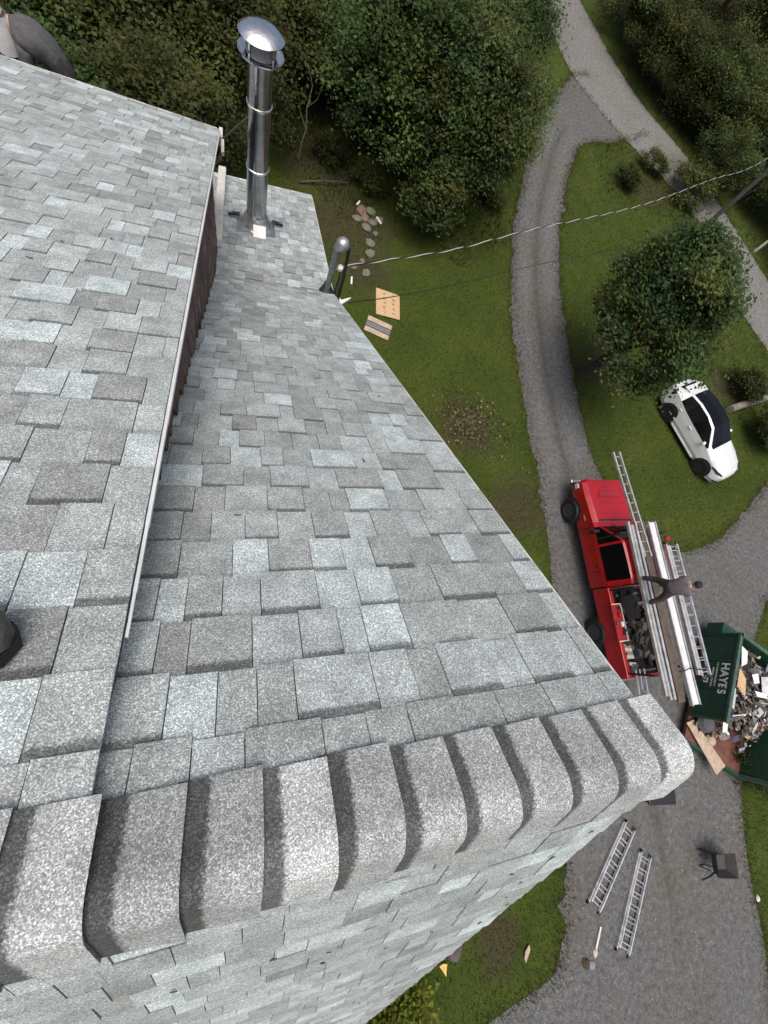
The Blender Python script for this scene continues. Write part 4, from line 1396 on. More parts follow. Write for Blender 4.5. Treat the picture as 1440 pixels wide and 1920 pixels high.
# open side tool tray with pale frame, on the left bed rail
ty = -1.62
tray = MB().box((-0.90, ty, 1.335), (0.34, 1.12, 0.03)).build('tool_tray', M['red_dull'], tr)
for a, b in (((-1.06, ty + 0.56, 1.36), (-0.70, ty + 0.56, 1.36)), ((-0.70, ty + 0.56, 1.36), (-0.70, ty - 0.56, 1.36)), ((-1.06, ty - 0.56, 1.36), (-0.66, ty - 0.56, 1.36))):
    MB().bar(a, b, 0.025, 0.03).build('tray_frame', M['old_white'], tray)
for (x, y, z, dx, dy, dz, mt) in ((-0.84, ty + 0.22, 1.40, 0.12, 0.16, 0.10, 'red'), (-0.82, ty - 0.06, 1.39, 0.07, 0.16, 0.07, 'white'), (-1.0, ty - 0.02, 1.38, 0.08, 0.12, 0.05, 'plank'), (-0.78, ty - 0.3, 1.38, 0.09, 0.2, 0.06, 'interior'), (-0.80, ty + 0.42, 1.38, 0.10, 0.12, 0.06, 'interior')):
    MB().box((x, y, z), (dx, dy, dz), (0.1, 0.1, random.uniform(-.5, .5))).build('tool', M[mt], tray, bevel=0.015)
# ladder rack
for y in (1.05, -0.62, -3.12):
    rb = MB().bar((-0.98, y, 2.20), (0.98, y, 2.20), 0.05, 0.05).build('rack_bar', M['black'], tr)
    for sx in (-1, 1):
        zz = 1.30 if y < 0 else 1.32
        MB().bar((sx * 0.95, y, zz), (sx * 0.95, y, 2.20), 0.05, 0.05, up=(0, 1, 0)).build('rack_post', M['black'], rb)
# load inside the bed
for (x, y, z, dx, dy, dz, rz_, mt, lb, nm) in (
        (-0.35, -2.55, 0.86, 0.36, 0.5, 0.16, 0.1, 'ply', 'tan cardboard box in the truck bed by the tailgate', 'cardboard_box'),
        (0.15, -1.2, 0.87, 0.6, 0.8, 0.2, 0.2, 'interior', 'black tarp bundle in the truck bed behind the cab', 'tarp_bundle')):
    tag(MB().box((0, 0, 0), (dx, dy, dz), (0, 0, rz_)).build(nm, M[mt], None, bevel=0.03), lb, 'box' if 'box' in nm else 'tarp').location = (TRX + x, TRY + y, z)
for k, (x, y) in enumerate(((-0.62, -2.5), (-0.60, -2.72), (-0.57, -2.94))):
    tag(MB().box((0, 0, 0), (0.30, 0.10, 0.03), (0, 0.08, -0.15)).build('white_trim_piece', M['white'], None), ['first', 'second', 'third'][k] + ' white trim piece from the cab lying in the truck bed', 'trim').location = (TRX + x + 0.25, TRY + y, 0.79 + 0.17)

mb = MB()
for k in range(90):
    c = random.choice(((0.02, 0.02, 0.02), (0.05, 0.045, 0.04), (0.10, 0.085, 0.065), (0.03, 0.04, 0.05), (0.16, 0.15, 0.14)))
    mb.box((TRX + random.uniform(-0.7, 0.8), TRY - random.uniform(0.75, 3.1), 0.80 + random.uniform(0, 0.16)), (random.uniform(.05, .3), random.uniform(.05, .3), random.uniform(.02, .1)), (random.uniform(-.4, .4), random.uniform(-.4, .4), random.uniform(0, 3)), c)
tag(mb.build('bed_clutter', M['debris']), 'dark jumble of tools and scraps in the truck bed', 'clutter', kind='stuff')
# dark seams round the doors
for sx in (-1, 1):
    for (ya, za, yb2, zb3) in ((1.49, 0.60, 1.49, 1.22), (0.02, 0.60, 0.02, 1.22), (-0.48, 0.60, -0.48, 1.22), (1.49, 0.605, -0.48, 0.605)):
        MB().bar((sx * 0.996, ya, za), (sx * 0.996, yb2, zb3), 0.012, 0.006, up=(sx, 0, 0)).build('door_seam', M['interior'], tr)
# ------------------------------------------------------------------ ladders and planks
def ladder(name, a, b, z, wd, label, sections=2, mt='alu', rail=(0.03, 0.075), feet=True, group='aluminium ladders'):
    a, b = Vector((*a, 0)), Vector((*b, 0))
    L = (b - a).length
    rz_ = math.atan2(b.y - a.y, b.x - a.x)
    t = empty(name, (a.x, a.y, z), rz_, label, 'ladder', group)
    for s_ in range(sections):
        w_ = wd - s_ * (2 * rail[0] + 0.012)
        x0, x1 = (0.0, L - 0.10) if s_ == 0 else (0.12, L)
        zz = rail[1] / 2 + s_ * (rail[1] * 0.62)
        for sy in (-1, 1):
            mb = MB()
            mb.box(((x0 + x1) / 2, sy * w_ / 2, zz), (x1 - x0, rail[0] * 0.35, rail[1]))
            mb.box(((x0 + x1) / 2, sy * (w_ / 2 - rail[0] * 0.4), zz + rail[1] / 2 - 0.004), (x1 - x0, rail[0], 0.007))
            mb.box(((x0 + x1) / 2, sy * (w_ / 2 - rail[0] * 0.4), zz - rail[1] / 2 + 0.004), (x1 - x0, rail[0], 0.007))
            ro = mb.build('rail', M[mt], t)
            if feet:
                MB().box((x0 + 0.03 if s_ == 0 else x1 - 0.03, sy * w_ / 2, zz), (0.08, rail[0] * 1.5, rail[1] * 1.1)).build('foot', M['rubber'], ro, bevel=0.006)
        n = max(3, int((x1 - x0) / 0.305))
        for k in range(n):
            x = x0 + (x1 - x0) * (k + 0.5) / n
            MB().tube([(x, -w_ / 2 + 0.005, zz), (x, w_ / 2 - 0.005, zz)], 0.017, 8).build('rung', M[mt], t, True)
    return t


ladder('extension_ladder', (9.23, -8.22), (11.12, -6.54), 0.014, 0.46, 'aluminium extension ladder on the driveway nearer the roof edge')
ladder('extension_ladder', (9.92, -9.44), (11.47, -7.35), 0.014, 0.46, 'aluminium extension ladder on the driveway farther from the roof edge')
ZRK = 2.228
ladder('single_ladder', (11.62, 4.75), (11.87, 1.17), ZRK, 0.30, 'narrow aluminium ladder poking out over the truck bonnet', 1, 'alu_dull', (0.05, 0.07), False)
ladder('stacked_ladder', (11.52, 2.38), (11.36, -2.77), ZRK, 0.34, 'dull aluminium ladder nearest the house on the truck rack', 2, 'alu_dull', (0.065, 0.085), False)
ladder('rack_ladder', (12.96, 1.70), (12.88, -2.38), ZRK, 0.50, 'wide aluminium ladder farthest from the house on the truck rack', 2, 'alu', (0.055, 0.08), True)
pk = MB().bar((11.93, 2.43, 0), (11.77, -2.90, 0), 0.26, 0.045)
tag(pk.build('wooden_plank', M['plank'], None), 'weathered brown plank between the ladders on the truck rack', 'plank').location = (0, 0, ZRK + 0.025)
wk = empty('aluminium_walk_plank', (0, 0, ZRK), 0, 'long white aluminium walk plank on the truck rack', 'plank')
MB().bar((12.32, 2.35, 0.07), (12.22, -3.02, 0.07), 0.22, 0.03).build('deck', M['alu_white'], wk)
for sx in (-0.15, 0.15):
    MB().bar((12.32 + sx, 2.38, 0.06), (12.22 + sx, -3.04, 0.06), 0.035, 0.10).build('side_rail', M['alu'], wk)
for y in (2.24, -2.90):
    MB().bar((12.12, y, 0.02), (12.42, y, 0.02), 0.03, 0.03).build('end_stop', M['alu'], wk)
tag(MB().tube([(0, 0, 0.16), (0.25, 0.06, 0.2), (0.5, 0, 0.13), (0.85, -0.05, 0.18), (1.15, 0, 0.03)], 0.015, 6).build('tie_strap', M['interior'], None, True), 'dark tie strap over the planks at the back of the rack', 'strap').location = (11.96, -2.09, ZRK)
rg = MB()
rg.lathe([(0.02, 0.0), (0.09, 0.03), (0.10, 0.08), (0.05, 0.13), (0.01, 0.14)], 9)
tag(rg.build('red_rag', M['red_dull'], None), 'small red rag on the end of the wide rack ladder', 'rag').location = (12.72, 1.80, ZRK + 0.10)
for k, (dx, ln) in enumerate(((0.0, 0.75), (0.16, 0.6), (0.34, 0.8))):
    tag(MB().bar((0, 0, 0), (0.10, -ln, -0.15), 0.05, 0.02).build('metal_strip', M['alu'], None), ['leftmost', 'middle', 'rightmost'][k] + ' silver metal strip hanging over the truck tailgate', 'strip').location = (TRX - 0.62 + dx, -2.05, 1.30)

# ------------------------------------------------------------------ white car
cr_dir = math.atan2(-2.36, 0.89)
car = empty('white_hatchback', (18.75, 6.8, 0), cr_dir - R(90), 'white compact car with black roof parked on the grass under the tree', 'car')
car.scale = (1.05, 1.05, 1.03)


def cst(y, w_, sill, low, belt, wr, top, cw_, ctop):
    return (y, [(w_ - 0.06, sill), (w_, low), (w_ - 0.02, (low + belt) / 2 + 0.02), (w_ - 0.05, belt), (wr, top), (cw_, ctop), (0, ctop + 0.025)])


cs = [
    cst(2.12, 0.48, 0.30, 0.42, 0.56, 0.40, 0.60, 0.3, 0.62),
    cst(2.02, 0.70, 0.24, 0.42, 0.62, 0.60, 0.68, 0.42, 0.71),
    cst(1.75, 0.82, 0.21, 0.42, 0.70, 0.72, 0.78, 0.5, 0.82),
    cst(1.25, 0.885, 0.20, 0.42, 0.80, 0.78, 0.87, 0.55, 0.92),
    cst(0.85, 0.89, 0.20, 0.42, 0.87, 0.79, 0.92, 0.66, 0.985),
    cst(0.72, 0.89, 0.20, 0.42, 0.89, 0.80, 0.955, 0.70, 1.02),
    cst(0.10, 0.89, 0.20, 0.42, 0.91, 0.63, 1.31, 0.55, 1.37),
    cst(-0.40, 0.895, 0.20, 0.42, 0.92, 0.59, 1.39, 0.52, 1.43),
    cst(-0.95, 0.90, 0.20, 0.42, 0.95, 0.58, 1.37, 0.51, 1.42),
    cst(-1.40, 0.895, 0.22, 0.42, 1.00, 0.57, 1.28, 0.50, 1.33),
    cst(-1.62, 0.88, 0.24, 0.42, 1.03, 0.58, 1.19, 0.48, 1.265),
    cst(-1.95, 0.82, 0.28, 0.44, 0.98, 0.66, 1.01, 0.52, 1.04),
    cst(-2.15, 0.66, 0.34, 0.48, 0.88, 0.54, 0.92, 0.4, 0.94),
]
gc = loft(cs)


def ccl(i, row, left):
    if row == 3 and i in (5, 6, 7, 8): return 'wl' if left else 'wr'
    if row == 5 and 5 <= i <= 8: return 'roof_glass'
    if row == 5 and i == 4: return 'windshield'
    if row == 5 and i == 10: return 'rear_window'
    return 'body'


cp_ = loft_parts(gc, ccl, 7)
end_cap(cp_['body'], gc[0], True)
end_cap(cp_['body'], gc[-1])
bod = cp_['body'].build('body', M['car_white'], car, True)
cp_['roof_glass'].build('black_roof', M['glass'], car, True)
cp_['windshield'].build('windshield', M['glass'], car)
cp_['rear_window'].build('rear_window', M['glass'], car)
for k in ('wl', 'wr'):
    cp_[k].build('side_window', M['glass'], car, True)
for sx in (-1, 1):
    MB().prism([(sx * 0.60, 1.99), (sx * 0.78, 1.80), (sx * 0.84, 1.45), (sx * 0.78, 1.55), (sx * 0.66, 1.80)], 0.70, 0.765).build('headlight', M['interior'], car, bevel=0.01)
    MB().box((sx * 0.66, 2.03, 0.42), (0.22, 0.06, 0.07), (0, 0, -sx * 0.5)).build('fog_lamp', M['interior'], car, bevel=0.01)
    mi = MB().box((sx * 0.96, 0.48, 0.97), (0.18, 0.12, 0.13), (0, 0, sx * 0.2)).build('door_mirror', M['car_white'], car, bevel=0.04)
    MB().box((sx * 0.87, 0.50, 0.93), (0.10, 0.05, 0.04)).build('mirror_arm', M['black'], mi)
    MB().box((sx * 0.885, -0.30, 0.78), (0.03, 0.17, 0.03)).build('door_handle', M['car_white'], car, bevel=0.008)
    MB().box((sx * 0.885, -1.10, 0.82), (0.03, 0.15, 0.03)).build('door_handle', M['car_white'], car, bevel=0.008)
    MB().box((sx * 0.87, 0.0, 0.235), (0.06, 1.6, 0.07)).build('side_skirt', M['alu_white'], car, bevel=0.02)
    MB().prism([(sx * 0.62, -1.97), (sx * 0.83, -1.90), (sx * 0.80, -1.70), (sx * 0.72, -1.85)], 0.80, 0.99).build('tail_light', M['interior'], car, bevel=0.01)
MB().box((0, -1.70, 1.245), (1.1, 0.30, 0.035), (0.18, 0, 0)).build('spoiler', M['car_white'], car, bevel=0.012)
for y in (1.30, -1.26):
    for sx in (-1, 1):
        m = Matrix.Translation((sx * 0.872, y, 0.345)) @ Matrix.Rotation(R(90) * sx, 4, 'Y')
        MB().lathe([(0.40, 0), (0.40, 0.022), (0.33, 0.024)], 30, m).build('wheel_arch', M['interior'], car)
        wheel(car, sx * 0.805, y, 0.325, 0.20, sx, 5)

# ------------------------------------------------------------------ dump container with debris
F1 = Vector((16.1, -1.40, 0))
da = Vector((-0.585, -0.811, 0)); db = Vector((0.811, -0.585, 0))
dang = math.atan2(da.y, da.x)
dp = empty('dump_container', tuple(F1), dang, 'dark green open trash container with HAYES lettering full of roofing debris', 'container')
# local frame: x along the wall (towards the rear), y = across, away from the house
W_, HT = 2.5, 1.48
wl = MB().box((1.55, 0.03, 0.85), (3.1, 0.06, 1.26)).build('side_wall', M['green'], dp)
MB().box((1.55, 0.03, HT + 0.03), (3.14, 0.12, 0.08)).build('top_rim', M['green_rim'], wl)
for x in (0.05, 1.05, 2.05, 3.05):
    MB().box((x, -0.025, 0.80), (0.07, 0.05, 1.1)).build('rib', M['green'], wl)
w2 = MB().box((1.9, W_, 0.85), (3.8, 0.06, 1.26)).build('side_wall', M['green'], dp)
MB().box((1.9, W_, HT + 0.03), (3.84, 0.12, 0.08)).build('top_rim', M['green_rim'], w2)
w3 = MB().box((0.03, W_ / 2, 0.85), (0.06, W_, 1.26)).build('front_wall', M['green'], dp)
MB().box((0.03, W_ / 2, HT + 0.03), (0.12, W_, 0.08)).build('top_rim', M['green_rim'], w3)
MB().prism([(-0.45, -0.0), (0.0, 0.0), (0.0, 1.1), (-0.45, 0.75)], 0.3, 0.9).build('front_nose', M['green'], dp, bevel=0.02)
MB().box((1.95, W_ / 2, 0.27), (3.9, W_, 0.10)).build('floor', M['rust'], dp)
MB().box((3.93, W_ / 2 + 0.1, 0.27), (0.10, W_ + 0.2, 0.22)).build('rear_sill', M['green'], dp)
MB().box((3.90, W_, 0.85), (0.12, 0.14, 1.3)).build('rear_post', M['green_rim'], dp)
for x in (0.9, 2.6):
    MB().bar((x, 0.1, 0.15), (x, W_ - 0.1, 0.15), 0.14, 0.14).build('skid', M['green'], dp)


def letters(txt, size, x, z, parent, name='lettering', ext=0.004):
    cu = bpy.data.curves.new(name, 'FONT')
    cu.body = txt
    cu.size = size
    cu.extrude = ext
    cu.offset = 0.008 * size / 0.3
    cu.space_character = 1.05
    o = bpy.data.objects.new(name, cu)
    COL.objects.link(o)
    dg = bpy.context.evaluated_depsgraph_get()
    me = bpy.data.meshes.new_from_object(o.evaluated_get(dg))
    bpy.data.objects.remove(o); bpy.data.curves.remove(cu)
    me.materials.clear(); me.materials.append(M['letter'])
    # text plane: right = +x local, up = +z, facing -y
    me.transform(Matrix(((1, 0, 0, x), (0, 0, -1, -0.012), (0, 1, 0, z), (0, 0, 0, 1))))
    o = bpy.data.objects.new(name, me)
    COL.objects.link(o); o.parent = parent
    return o


letters('HAYES', 0.36, 1.12, 1.10, wl)
letters('-73', 0.20, 1.62, 0.58, wl)
mb = MB()
for k in range(15):
    mb.box((1.14 + k * 0.058, -0.010, 0.96), (random.uniform(.02, .045), 0.006, 0.055))
for k in range(12):
    mb.box((1.34 + k * 0.058, -0.010, 0.84), (random.uniform(.02, .045), 0.006, 0.05))
mb.build('small_print', M['letter'], wl)
# debris heap: torn shingles, felt, flashing
mb = MB()
DT = [(0.10, 0.095, 0.09), (0.06, 0.058, 0.056), (0.17, 0.16, 0.15), (0.26, 0.255, 0.25), (0.14, 0.115, 0.095), (0.50, 0.51, 0.51), (0.035, 0.035, 0.037), (0.30, 0.21, 0.12), (0.34, 0.42, 0.48), (0.05, 0.06, 0.10), (0.60, 0.60, 0.58), (0.20, 0.11, 0.08)]
for k in range(1500):
    x = random.triangular(0.15, 3.7, 1.4); y = random.uniform(0.12, W_ - 0.12)
    hmax = 1.0 * min(1, max(0, (3.5 - x) / 1.5)) * (1 - 0.18 * abs(y - 1.2) / 1.2)
    if x > 2.7 and y > 1.15 and random.random() < 0.85: continue
    z = 0.34 + hmax * random.uniform(0.6, 1.0)
    n = random.choice((4, 5, 6))
    s = random.choice((0.06, 0.09, 0.12, 0.2))
    asp = random.uniform(0.3, 1)
    poly = [(s * random.uniform(.6, 1.1) * math.cos(6.283 * i / n), asp * s * random.uniform(.6, 1.1) * math.sin(6.283 * i / n)) for i in range(n)]
    m = Matrix.Translation((x, y, z)) @ Euler((random.gauss(0, .5), random.gauss(0, .5), random.uniform(0, 6.28))).to_matrix().to_4x4()
    t = random.choices(DT, (4, 5, 4, 2.4, 3, 1.4, 4, 1.6, 0.8, 1.0, 1.2, 1.4))[0]
    kk = random.uniform(.7, 1.25)
    mb.prism(poly, 0, random.uniform(0.006, 0.03), m, tuple(c * kk for c in t))
hp = mb.build('roofing_debris', M['debris'], None)
hp.matrix_world = Matrix.Translation(F1) @ Matrix.Rotation(dang, 4, 'Z')
tag(hp, 'heap of torn grey shingles and scraps filling the green container', 'debris', kind='stuff')


def in_dump(name, mb, mt, label, cat, x, y, z, rot, group=None):
    o = mb.build(name, M[mt], None)
    o.matrix_world = Matrix.Translation(F1) @ Matrix.Rotation(dang, 4, 'Z') @ Matrix.Translation((x, y, z)) @ Euler(rot).to_matrix().to_4x4()
    return tag(o, label, cat, group)


for k in range(5):
    in_dump('wood_strip', MB().box((0, 0, 0), (0.62, 0.06, 0.025)), 'osb', ['first', 'second', 'third', 'fourth', 'fifth'][k] + ' pale wooden strip counted from the container wall', 'strip', 1.45 + 0.03 * k, 0.35 + 0.10 * k, 1.42 - 0.02 * k, (0.1, 0.08, 0.12 + 0.03 * k), 'wooden strips in the debris')
in_dump('blue_sheet', MB().prism([(-.35, -.25), (.3, -.3), (.36, .15), (.05, .3), (-.3, .12)], 0, 0.012), 'alu_white', 'pale bluish sheet leaning on the container wall inside', 'sheet', 2.15, 0.36, 1.36, (-.5, .15, .3))
in_dump('striped_panel', MB().prism([(-.3, -.2), (.38, -.22), (.3, .16), (-.1, .2)], 0, 0.015), 'white', 'white torn panel at the front corner of the debris', 'panel', 0.55, 0.45, 1.40, (-.2, .2, .5))
in_dump('white_scrap', MB().prism([(-.18, -.1), (.15, -.12), (.2, .06), (-.12, .12)], 0, 0.01), 'white', 'small white scrap in the middle of the debris heap', 'scrap', 1.1, 1.0, 1.46, (.3, .2, 1.0))
in_dump('white_scrap', MB().prism([(-.22, -.1), (.2, -.06), (.16, .1), (-.2, .08)], 0, 0.01), 'alu_white', 'pale metal scrap at the lower end of the debris heap', 'scrap', 2.95, 0.85, 0.86, (.2, .3, .4))
in_dump('white_scrap', MB().prism([(-.08, -.2), (.1, -.16), (.08, .2), (-.07, .15)], 0, 0.01), 'white', 'narrow white scrap in the right half of the debris heap', 'scrap', 1.5, 1.35, 1.44, (.3, -.2, .2))
in_dump('grey_tarp', MB().prism([(-.35, -.2), (.2, -.28), (.4, .1), (.05, .3), (-.3, .2)], 0, 0.02), 'alu_dull', 'grey folded sheet on the right of the debris heap', 'sheet', 1.05, 1.65, 1.40, (.25, .15, .7))
in_dump('thin_batten', MB().box((0, 0, 0), (0.75, 0.03, 0.025)), 'old_white', 'thin pale batten lying across the debris', 'batten', 2.45, 0.95, 1.16, (0, -.1, -1.05))
in_dump('foam_lump', MB().lathe([(0.02, 0), (0.16, .03), (0.19, .1), (0.12, .18), (0.02, .2)], 9), 'ply', 'tan rounded lump at the open end of the container floor', 'lump', 3.45, 0.95, 0.33, (.2, .1, 0))
# tan sheet across the open end
in_dump('plywood_sheet', MB().prism([(3.42, -0.15), (4.36, 1.42), (3.92, 1.72), (3.18, 0.1)], 0, 0.02), 'ply', 'tan plywood sheet leaning over the open end of the green container', 'plywood', 0, 0, 0.40, (0, 0.0, 0))
rb = MB()
rb.lathe([(0.03, 0), (0.24, .04), (0.30, .16), (0.2, .3), (0.05, .36)], 10)
in_dump('felt_bundle', rb, 'cloth_grey', 'crumpled grey brown bundle at the open end beside the plywood', 'bundle', 3.1, 0.45, 0.42, (.2, .1, 0))

# ------------------------------------------------------------------ people
def person_mesh(name, joints, bones, mats, parent):
    names = list(joints)
    me = bpy.data.meshes.new(name)
    me.from_pydata([joints[k][0] for k in names], [(names.index(a), names.index(b)) for a, b, _ in bones], [])
    o = bpy.data.objects.new(name, me)
    COL.objects.link(o)
    sk = o.modifiers.new('skin', 'SKIN')
    sk.use_smooth_shade = True
    sv = me.skin_vertices[0].data
    for i, k in enumerate(names):
        r_ = joints[k][1]
        sv[i].radius = (r_, r_) if not isinstance(r_, tuple) else r_
        sv[i].use_root = (k == 'pelvis')
    ss = o.modifiers.new('sub', 'SUBSURF')
    ss.levels = 2; ss.render_levels = 2
    dg = bpy.context.evaluated_depsgraph_get()
    dg.update()
    m2 = bpy.data.meshes.new_from_object(o.evaluated_get(dg))
    bpy.data.objects.remove(o)
    m2.materials.clear()
    for k in mats: m2.materials.append(M[k])
    segs = [(Vector(joints[a][0]), Vector(joints[b][0]), mats.index(mm)) for a, b, mm in bones]
    for p in m2.polygons:
        c = p.center
        best, bi = 1e9, 0
        for a, b, i in segs:
            d = b - a
            t = max(0, min(1, (c - a).dot(d) / d.length_squared))
            q = (c - a - d * t).length
            if q < best: best, bi = q, i
        p.material_index = bi
        p.use_smooth = True
    m2.name = name
    ob = bpy.data.objects.new(name, m2)
    COL.objects.link(ob)
    ob.parent = parent
    return ob


def add_hand(J, Bn, key, wrist, direction, up, side=1):
    """palm and five unequal bent fingers"""
    wv, d, u = Vector(wrist), Vector(direction).normalized(), Vector(up).normalized()
    s = d.cross(u).normalized() * side
    J[key + 'palm'] = (wv + d * 0.07, (0.032, 0.016))
    Bn.append((key, key + 'palm', 'skin'))
    for k, (off, ln) in enumerate(((-0.026, 0.07), (-0.009, 0.082), (0.009, 0.078), (0.026, 0.06))):
        a = key + 'f%d' % k
        J[a + 'a'] = (wv + d * 0.10 + s * off, 0.0095)
        J[a + 'b'] = (wv + d * (0.10 + ln * 0.5) + s * off * 1.2 - u * 0.008, 0.009)
        J[a + 'c'] = (wv + d * (0.10 + ln * 0.85) + s * off * 1.25 - u * 0.035, 0.008)
        Bn += [(key + 'palm', a + 'a', 'skin'), (a + 'a', a + 'b', 'skin'), (a + 'b', a + 'c', 'skin')]
    J[key + 'ta'] = (wv + d * 0.05 - s * 0.04, 0.011)
    J[key + 'tb'] = (wv + d * 0.09 - s * 0.055 - u * 0.015, 0.009)
    Bn += [(key + 'palm', key + 'ta', 'skin'), (key + 'ta', key + 'tb', 'skin')]


def head_parts(p, c, yaw, parent):
    """face details on a head centred at c looking along +x turned by yaw"""
    m = Matrix.Translation(c) @ Matrix.Rotation(yaw, 4, 'Z')
    hd = MB()
    hd.lathe([(0.002, -0.115), (0.045, -0.105), (0.062, -0.06), (0.074, 0.0), (0.078, 0.05), (0.062, 0.098), (0.03, 0.118), (0.002, 0.122)], 16, m @ Matrix.Diagonal((1.18, 1, 1, 1)))
    hd.prism([(0.08, -0.012), (0.108, 0.0), (0.08, 0.012)], -0.035, 0.01, m)
    for sy in (-1, 1):
        hd.box(m @ Vector((0.0, sy * 0.08, -0.005)), (0.035, 0.018, 0.06), m.to_3x3())
    h = hd.build('head', M['skin'], parent, True)
    e = MB()
    for sy in (-1, 1):
        e.box(m @ Vector((0.084, sy * 0.03, 0.012)), (0.012, 0.022, 0.012), m.to_3x3())
    e.box(m @ Vector((0.079, 0, -0.062)), (0.014, 0.045, 0.010), m.to_3x3())
    e.build('eyes_and_mouth', M['hair'], h)
    return h, m


# worker standing on the rack, legs apart, back to the house
PWS = 1.06
pw = empty('person', (11.30, 0.25, ZRK + 0.135), 0, 'person in grey shirt and dark cap standing on the truck rack', 'person')
pw.scale = (PWS, PWS, 0.95)
J = {
    'pelvis': ((0, 0, 0.84), (0.185, 0.15)), 'belly': ((0.02, 0, 0.98), (0.19, 0.15)), 'chest': ((0.06, 0, 1.18), (0.22, 0.16)), 'neckbase': ((0.11, 0, 1.34), 0.11), 'neck': ((0.16, 0, 1.38), 0.06),
    'hipL': ((0, 0.11, 0.79), 0.125), 'kneeL': ((0.04, 0.26, 0.44), 0.095), 'ankL': ((-0.03, 0.34, 0.09), 0.07), 'toeL': ((0.13, 0.37, 0.035), 0.04),
    'hipR': ((0, -0.11, 0.79), 0.125), 'kneeR': ((0.05, -0.26, 0.44), 0.095), 'ankR': ((-0.02, -0.33, 0.09), 0.07), 'toeR': ((0.14, -0.36, 0.035), 0.04),
    'shL': ((0.09, 0.20, 1.29), 0.10), 'elL': ((0.22, 0.19, 1.05), 0.07), 'wrL': ((0.36, 0.08, 0.93), 0.035),
    'shR': ((0.09, -0.20, 1.29), 0.10), 'elR': ((0.22, -0.19, 1.04), 0.07), 'wrR': ((0.35, -0.10, 0.91), 0.035),
}
Bn = [('pelvis', 'belly', 'cloth_shirt'), ('belly', 'chest', 'cloth_shirt'), ('chest', 'neckbase', 'cloth_shirt'), ('neckbase', 'neck', 'skin'),
      ('pelvis', 'hipL', 'cloth_dark'), ('hipL', 'kneeL', 'cloth_dark'), ('kneeL', 'ankL', 'cloth_dark'), ('ankL', 'toeL', 'leather'),
      ('pelvis', 'hipR', 'cloth_dark'), ('hipR', 'kneeR', 'cloth_dark'), ('kneeR', 'ankR', 'cloth_dark'), ('ankR', 'toeR', 'leather'),
      ('chest', 'shL', 'cloth_shirt'), ('shL', 'elL', 'cloth_shirt'), ('elL', 'wrL', 'skin'), ('chest', 'shR', 'cloth_shirt'), ('shR', 'elR', 'cloth_shirt'), ('elR', 'wrR', 'skin')]
add_hand(J, Bn, 'wrL', (0.36, 0.08, 0.93), (0.9, -0.2, -0.4), (0, 0, 1), 1)
add_hand(J, Bn, 'wrR', (0.35, -0.10, 0.91), (0.9, 0.1, -0.4), (0, 0, 1), -1)
person_mesh('body', J, Bn, ['cloth_shirt', 'cloth_dark', 'skin', 'leather'], pw)
hd, hm = head_parts(None, Vector((0.22, 0, 1.45)), 0.2, pw)
cpm = MB()
cpm.lathe([(0.084, 0.025), (0.09, 0.05), (0.082, 0.095), (0.05, 0.128), (0.002, 0.138)], 18, hm @ Matrix.Diagonal((1.2, 1.04, 1, 1)))
cpm.prism([(0.06, -0.07), (0.15, -0.055), (0.185, 0), (0.15, 0.055), (0.06, 0.07)], 0.03, 0.042, hm)
cpm.build('cap', M['hair'], hd, True)

# worker bent over beyond the dormer eave, on the low roof
PXX, PYY = -2.03, 6.10
pe = empty('person', (PXX, PYY, surf_main(PXX, PYY) + 0.012), R(185), 'person in grey jacket and white cap bent over beyond the dormer eave', 'person')
pe.scale = (0.86, 0.9, 1.0)
J = {
    'pelvis': ((-0.22, 0, 0.92), (0.17, 0.13)), 'belly': ((-0.08, 0, 1.06), (0.165, 0.13)), 'chest': ((0.09, 0, 1.13), (0.18, 0.13)), 'neckbase': ((0.20, 0, 1.15), 0.085), 'neck': ((0.26, 0, 1.16), 0.06),
    'hipL': ((-0.22, 0.12, 0.84), 0.11), 'kneeL': ((-0.06, 0.16, 0.46), 0.07), 'ankL': ((-0.14, 0.16, 0.09), 0.048), 'toeL': ((0.04, 0.17, 0.04), 0.04),
    'hipR': ((-0.22, -0.12, 0.84), 0.11), 'kneeR': ((-0.05, -0.15, 0.46), 0.07), 'ankR': ((-0.14, -0.15, 0.09), 0.048), 'toeR': ((0.04, -0.16, 0.04), 0.04),
    'shL': ((0.10, 0.21, 1.08), 0.08), 'elL': ((0.16, 0.27, 0.80), 0.058), 'wrL': ((0.30, 0.20, 0.60), 0.035),
    'shR': ((0.10, -0.21, 1.08), 0.08), 'elR': ((0.14, -0.30, 0.82), 0.058), 'wrR': ((0.28, -0.24, 0.62), 0.035),
}
Bn = [('pelvis', 'belly', 'cloth_grey'), ('belly', 'chest', 'cloth_grey'), ('chest', 'neckbase', 'cloth_grey'), ('neckbase', 'neck', 'skin'),
      ('pelvis', 'hipL', 'cloth_dark'), ('hipL', 'kneeL', 'cloth_dark'), ('kneeL', 'ankL', 'cloth_dark'), ('ankL', 'toeL', 'leather'),
      ('pelvis', 'hipR', 'cloth_dark'), ('hipR', 'kneeR', 'cloth_dark'), ('kneeR', 'ankR', 'cloth_dark'), ('ankR', 'toeR', 'leather'),
      ('chest', 'shL', 'cloth_grey'), ('shL', 'elL', 'cloth_grey'), ('elL', 'wrL', 'cloth_grey'), ('chest', 'shR', 'cloth_grey'), ('shR', 'elR', 'cloth_grey'), ('elR', 'wrR', 'cloth_grey')]
add_hand(J, Bn, 'wrL', (0.30, 0.20, 0.60), (0.5, -0.2, -0.8), (1, 0, 0.3), 1)
add_hand(J, Bn, 'wrR', (0.28, -0.24, 0.62), (0.5, 0.1, -0.8), (1, 0, 0.3), -1)
person_mesh('body', J, Bn, ['cloth_grey', 'cloth_dark', 'skin', 'leather'], pe)
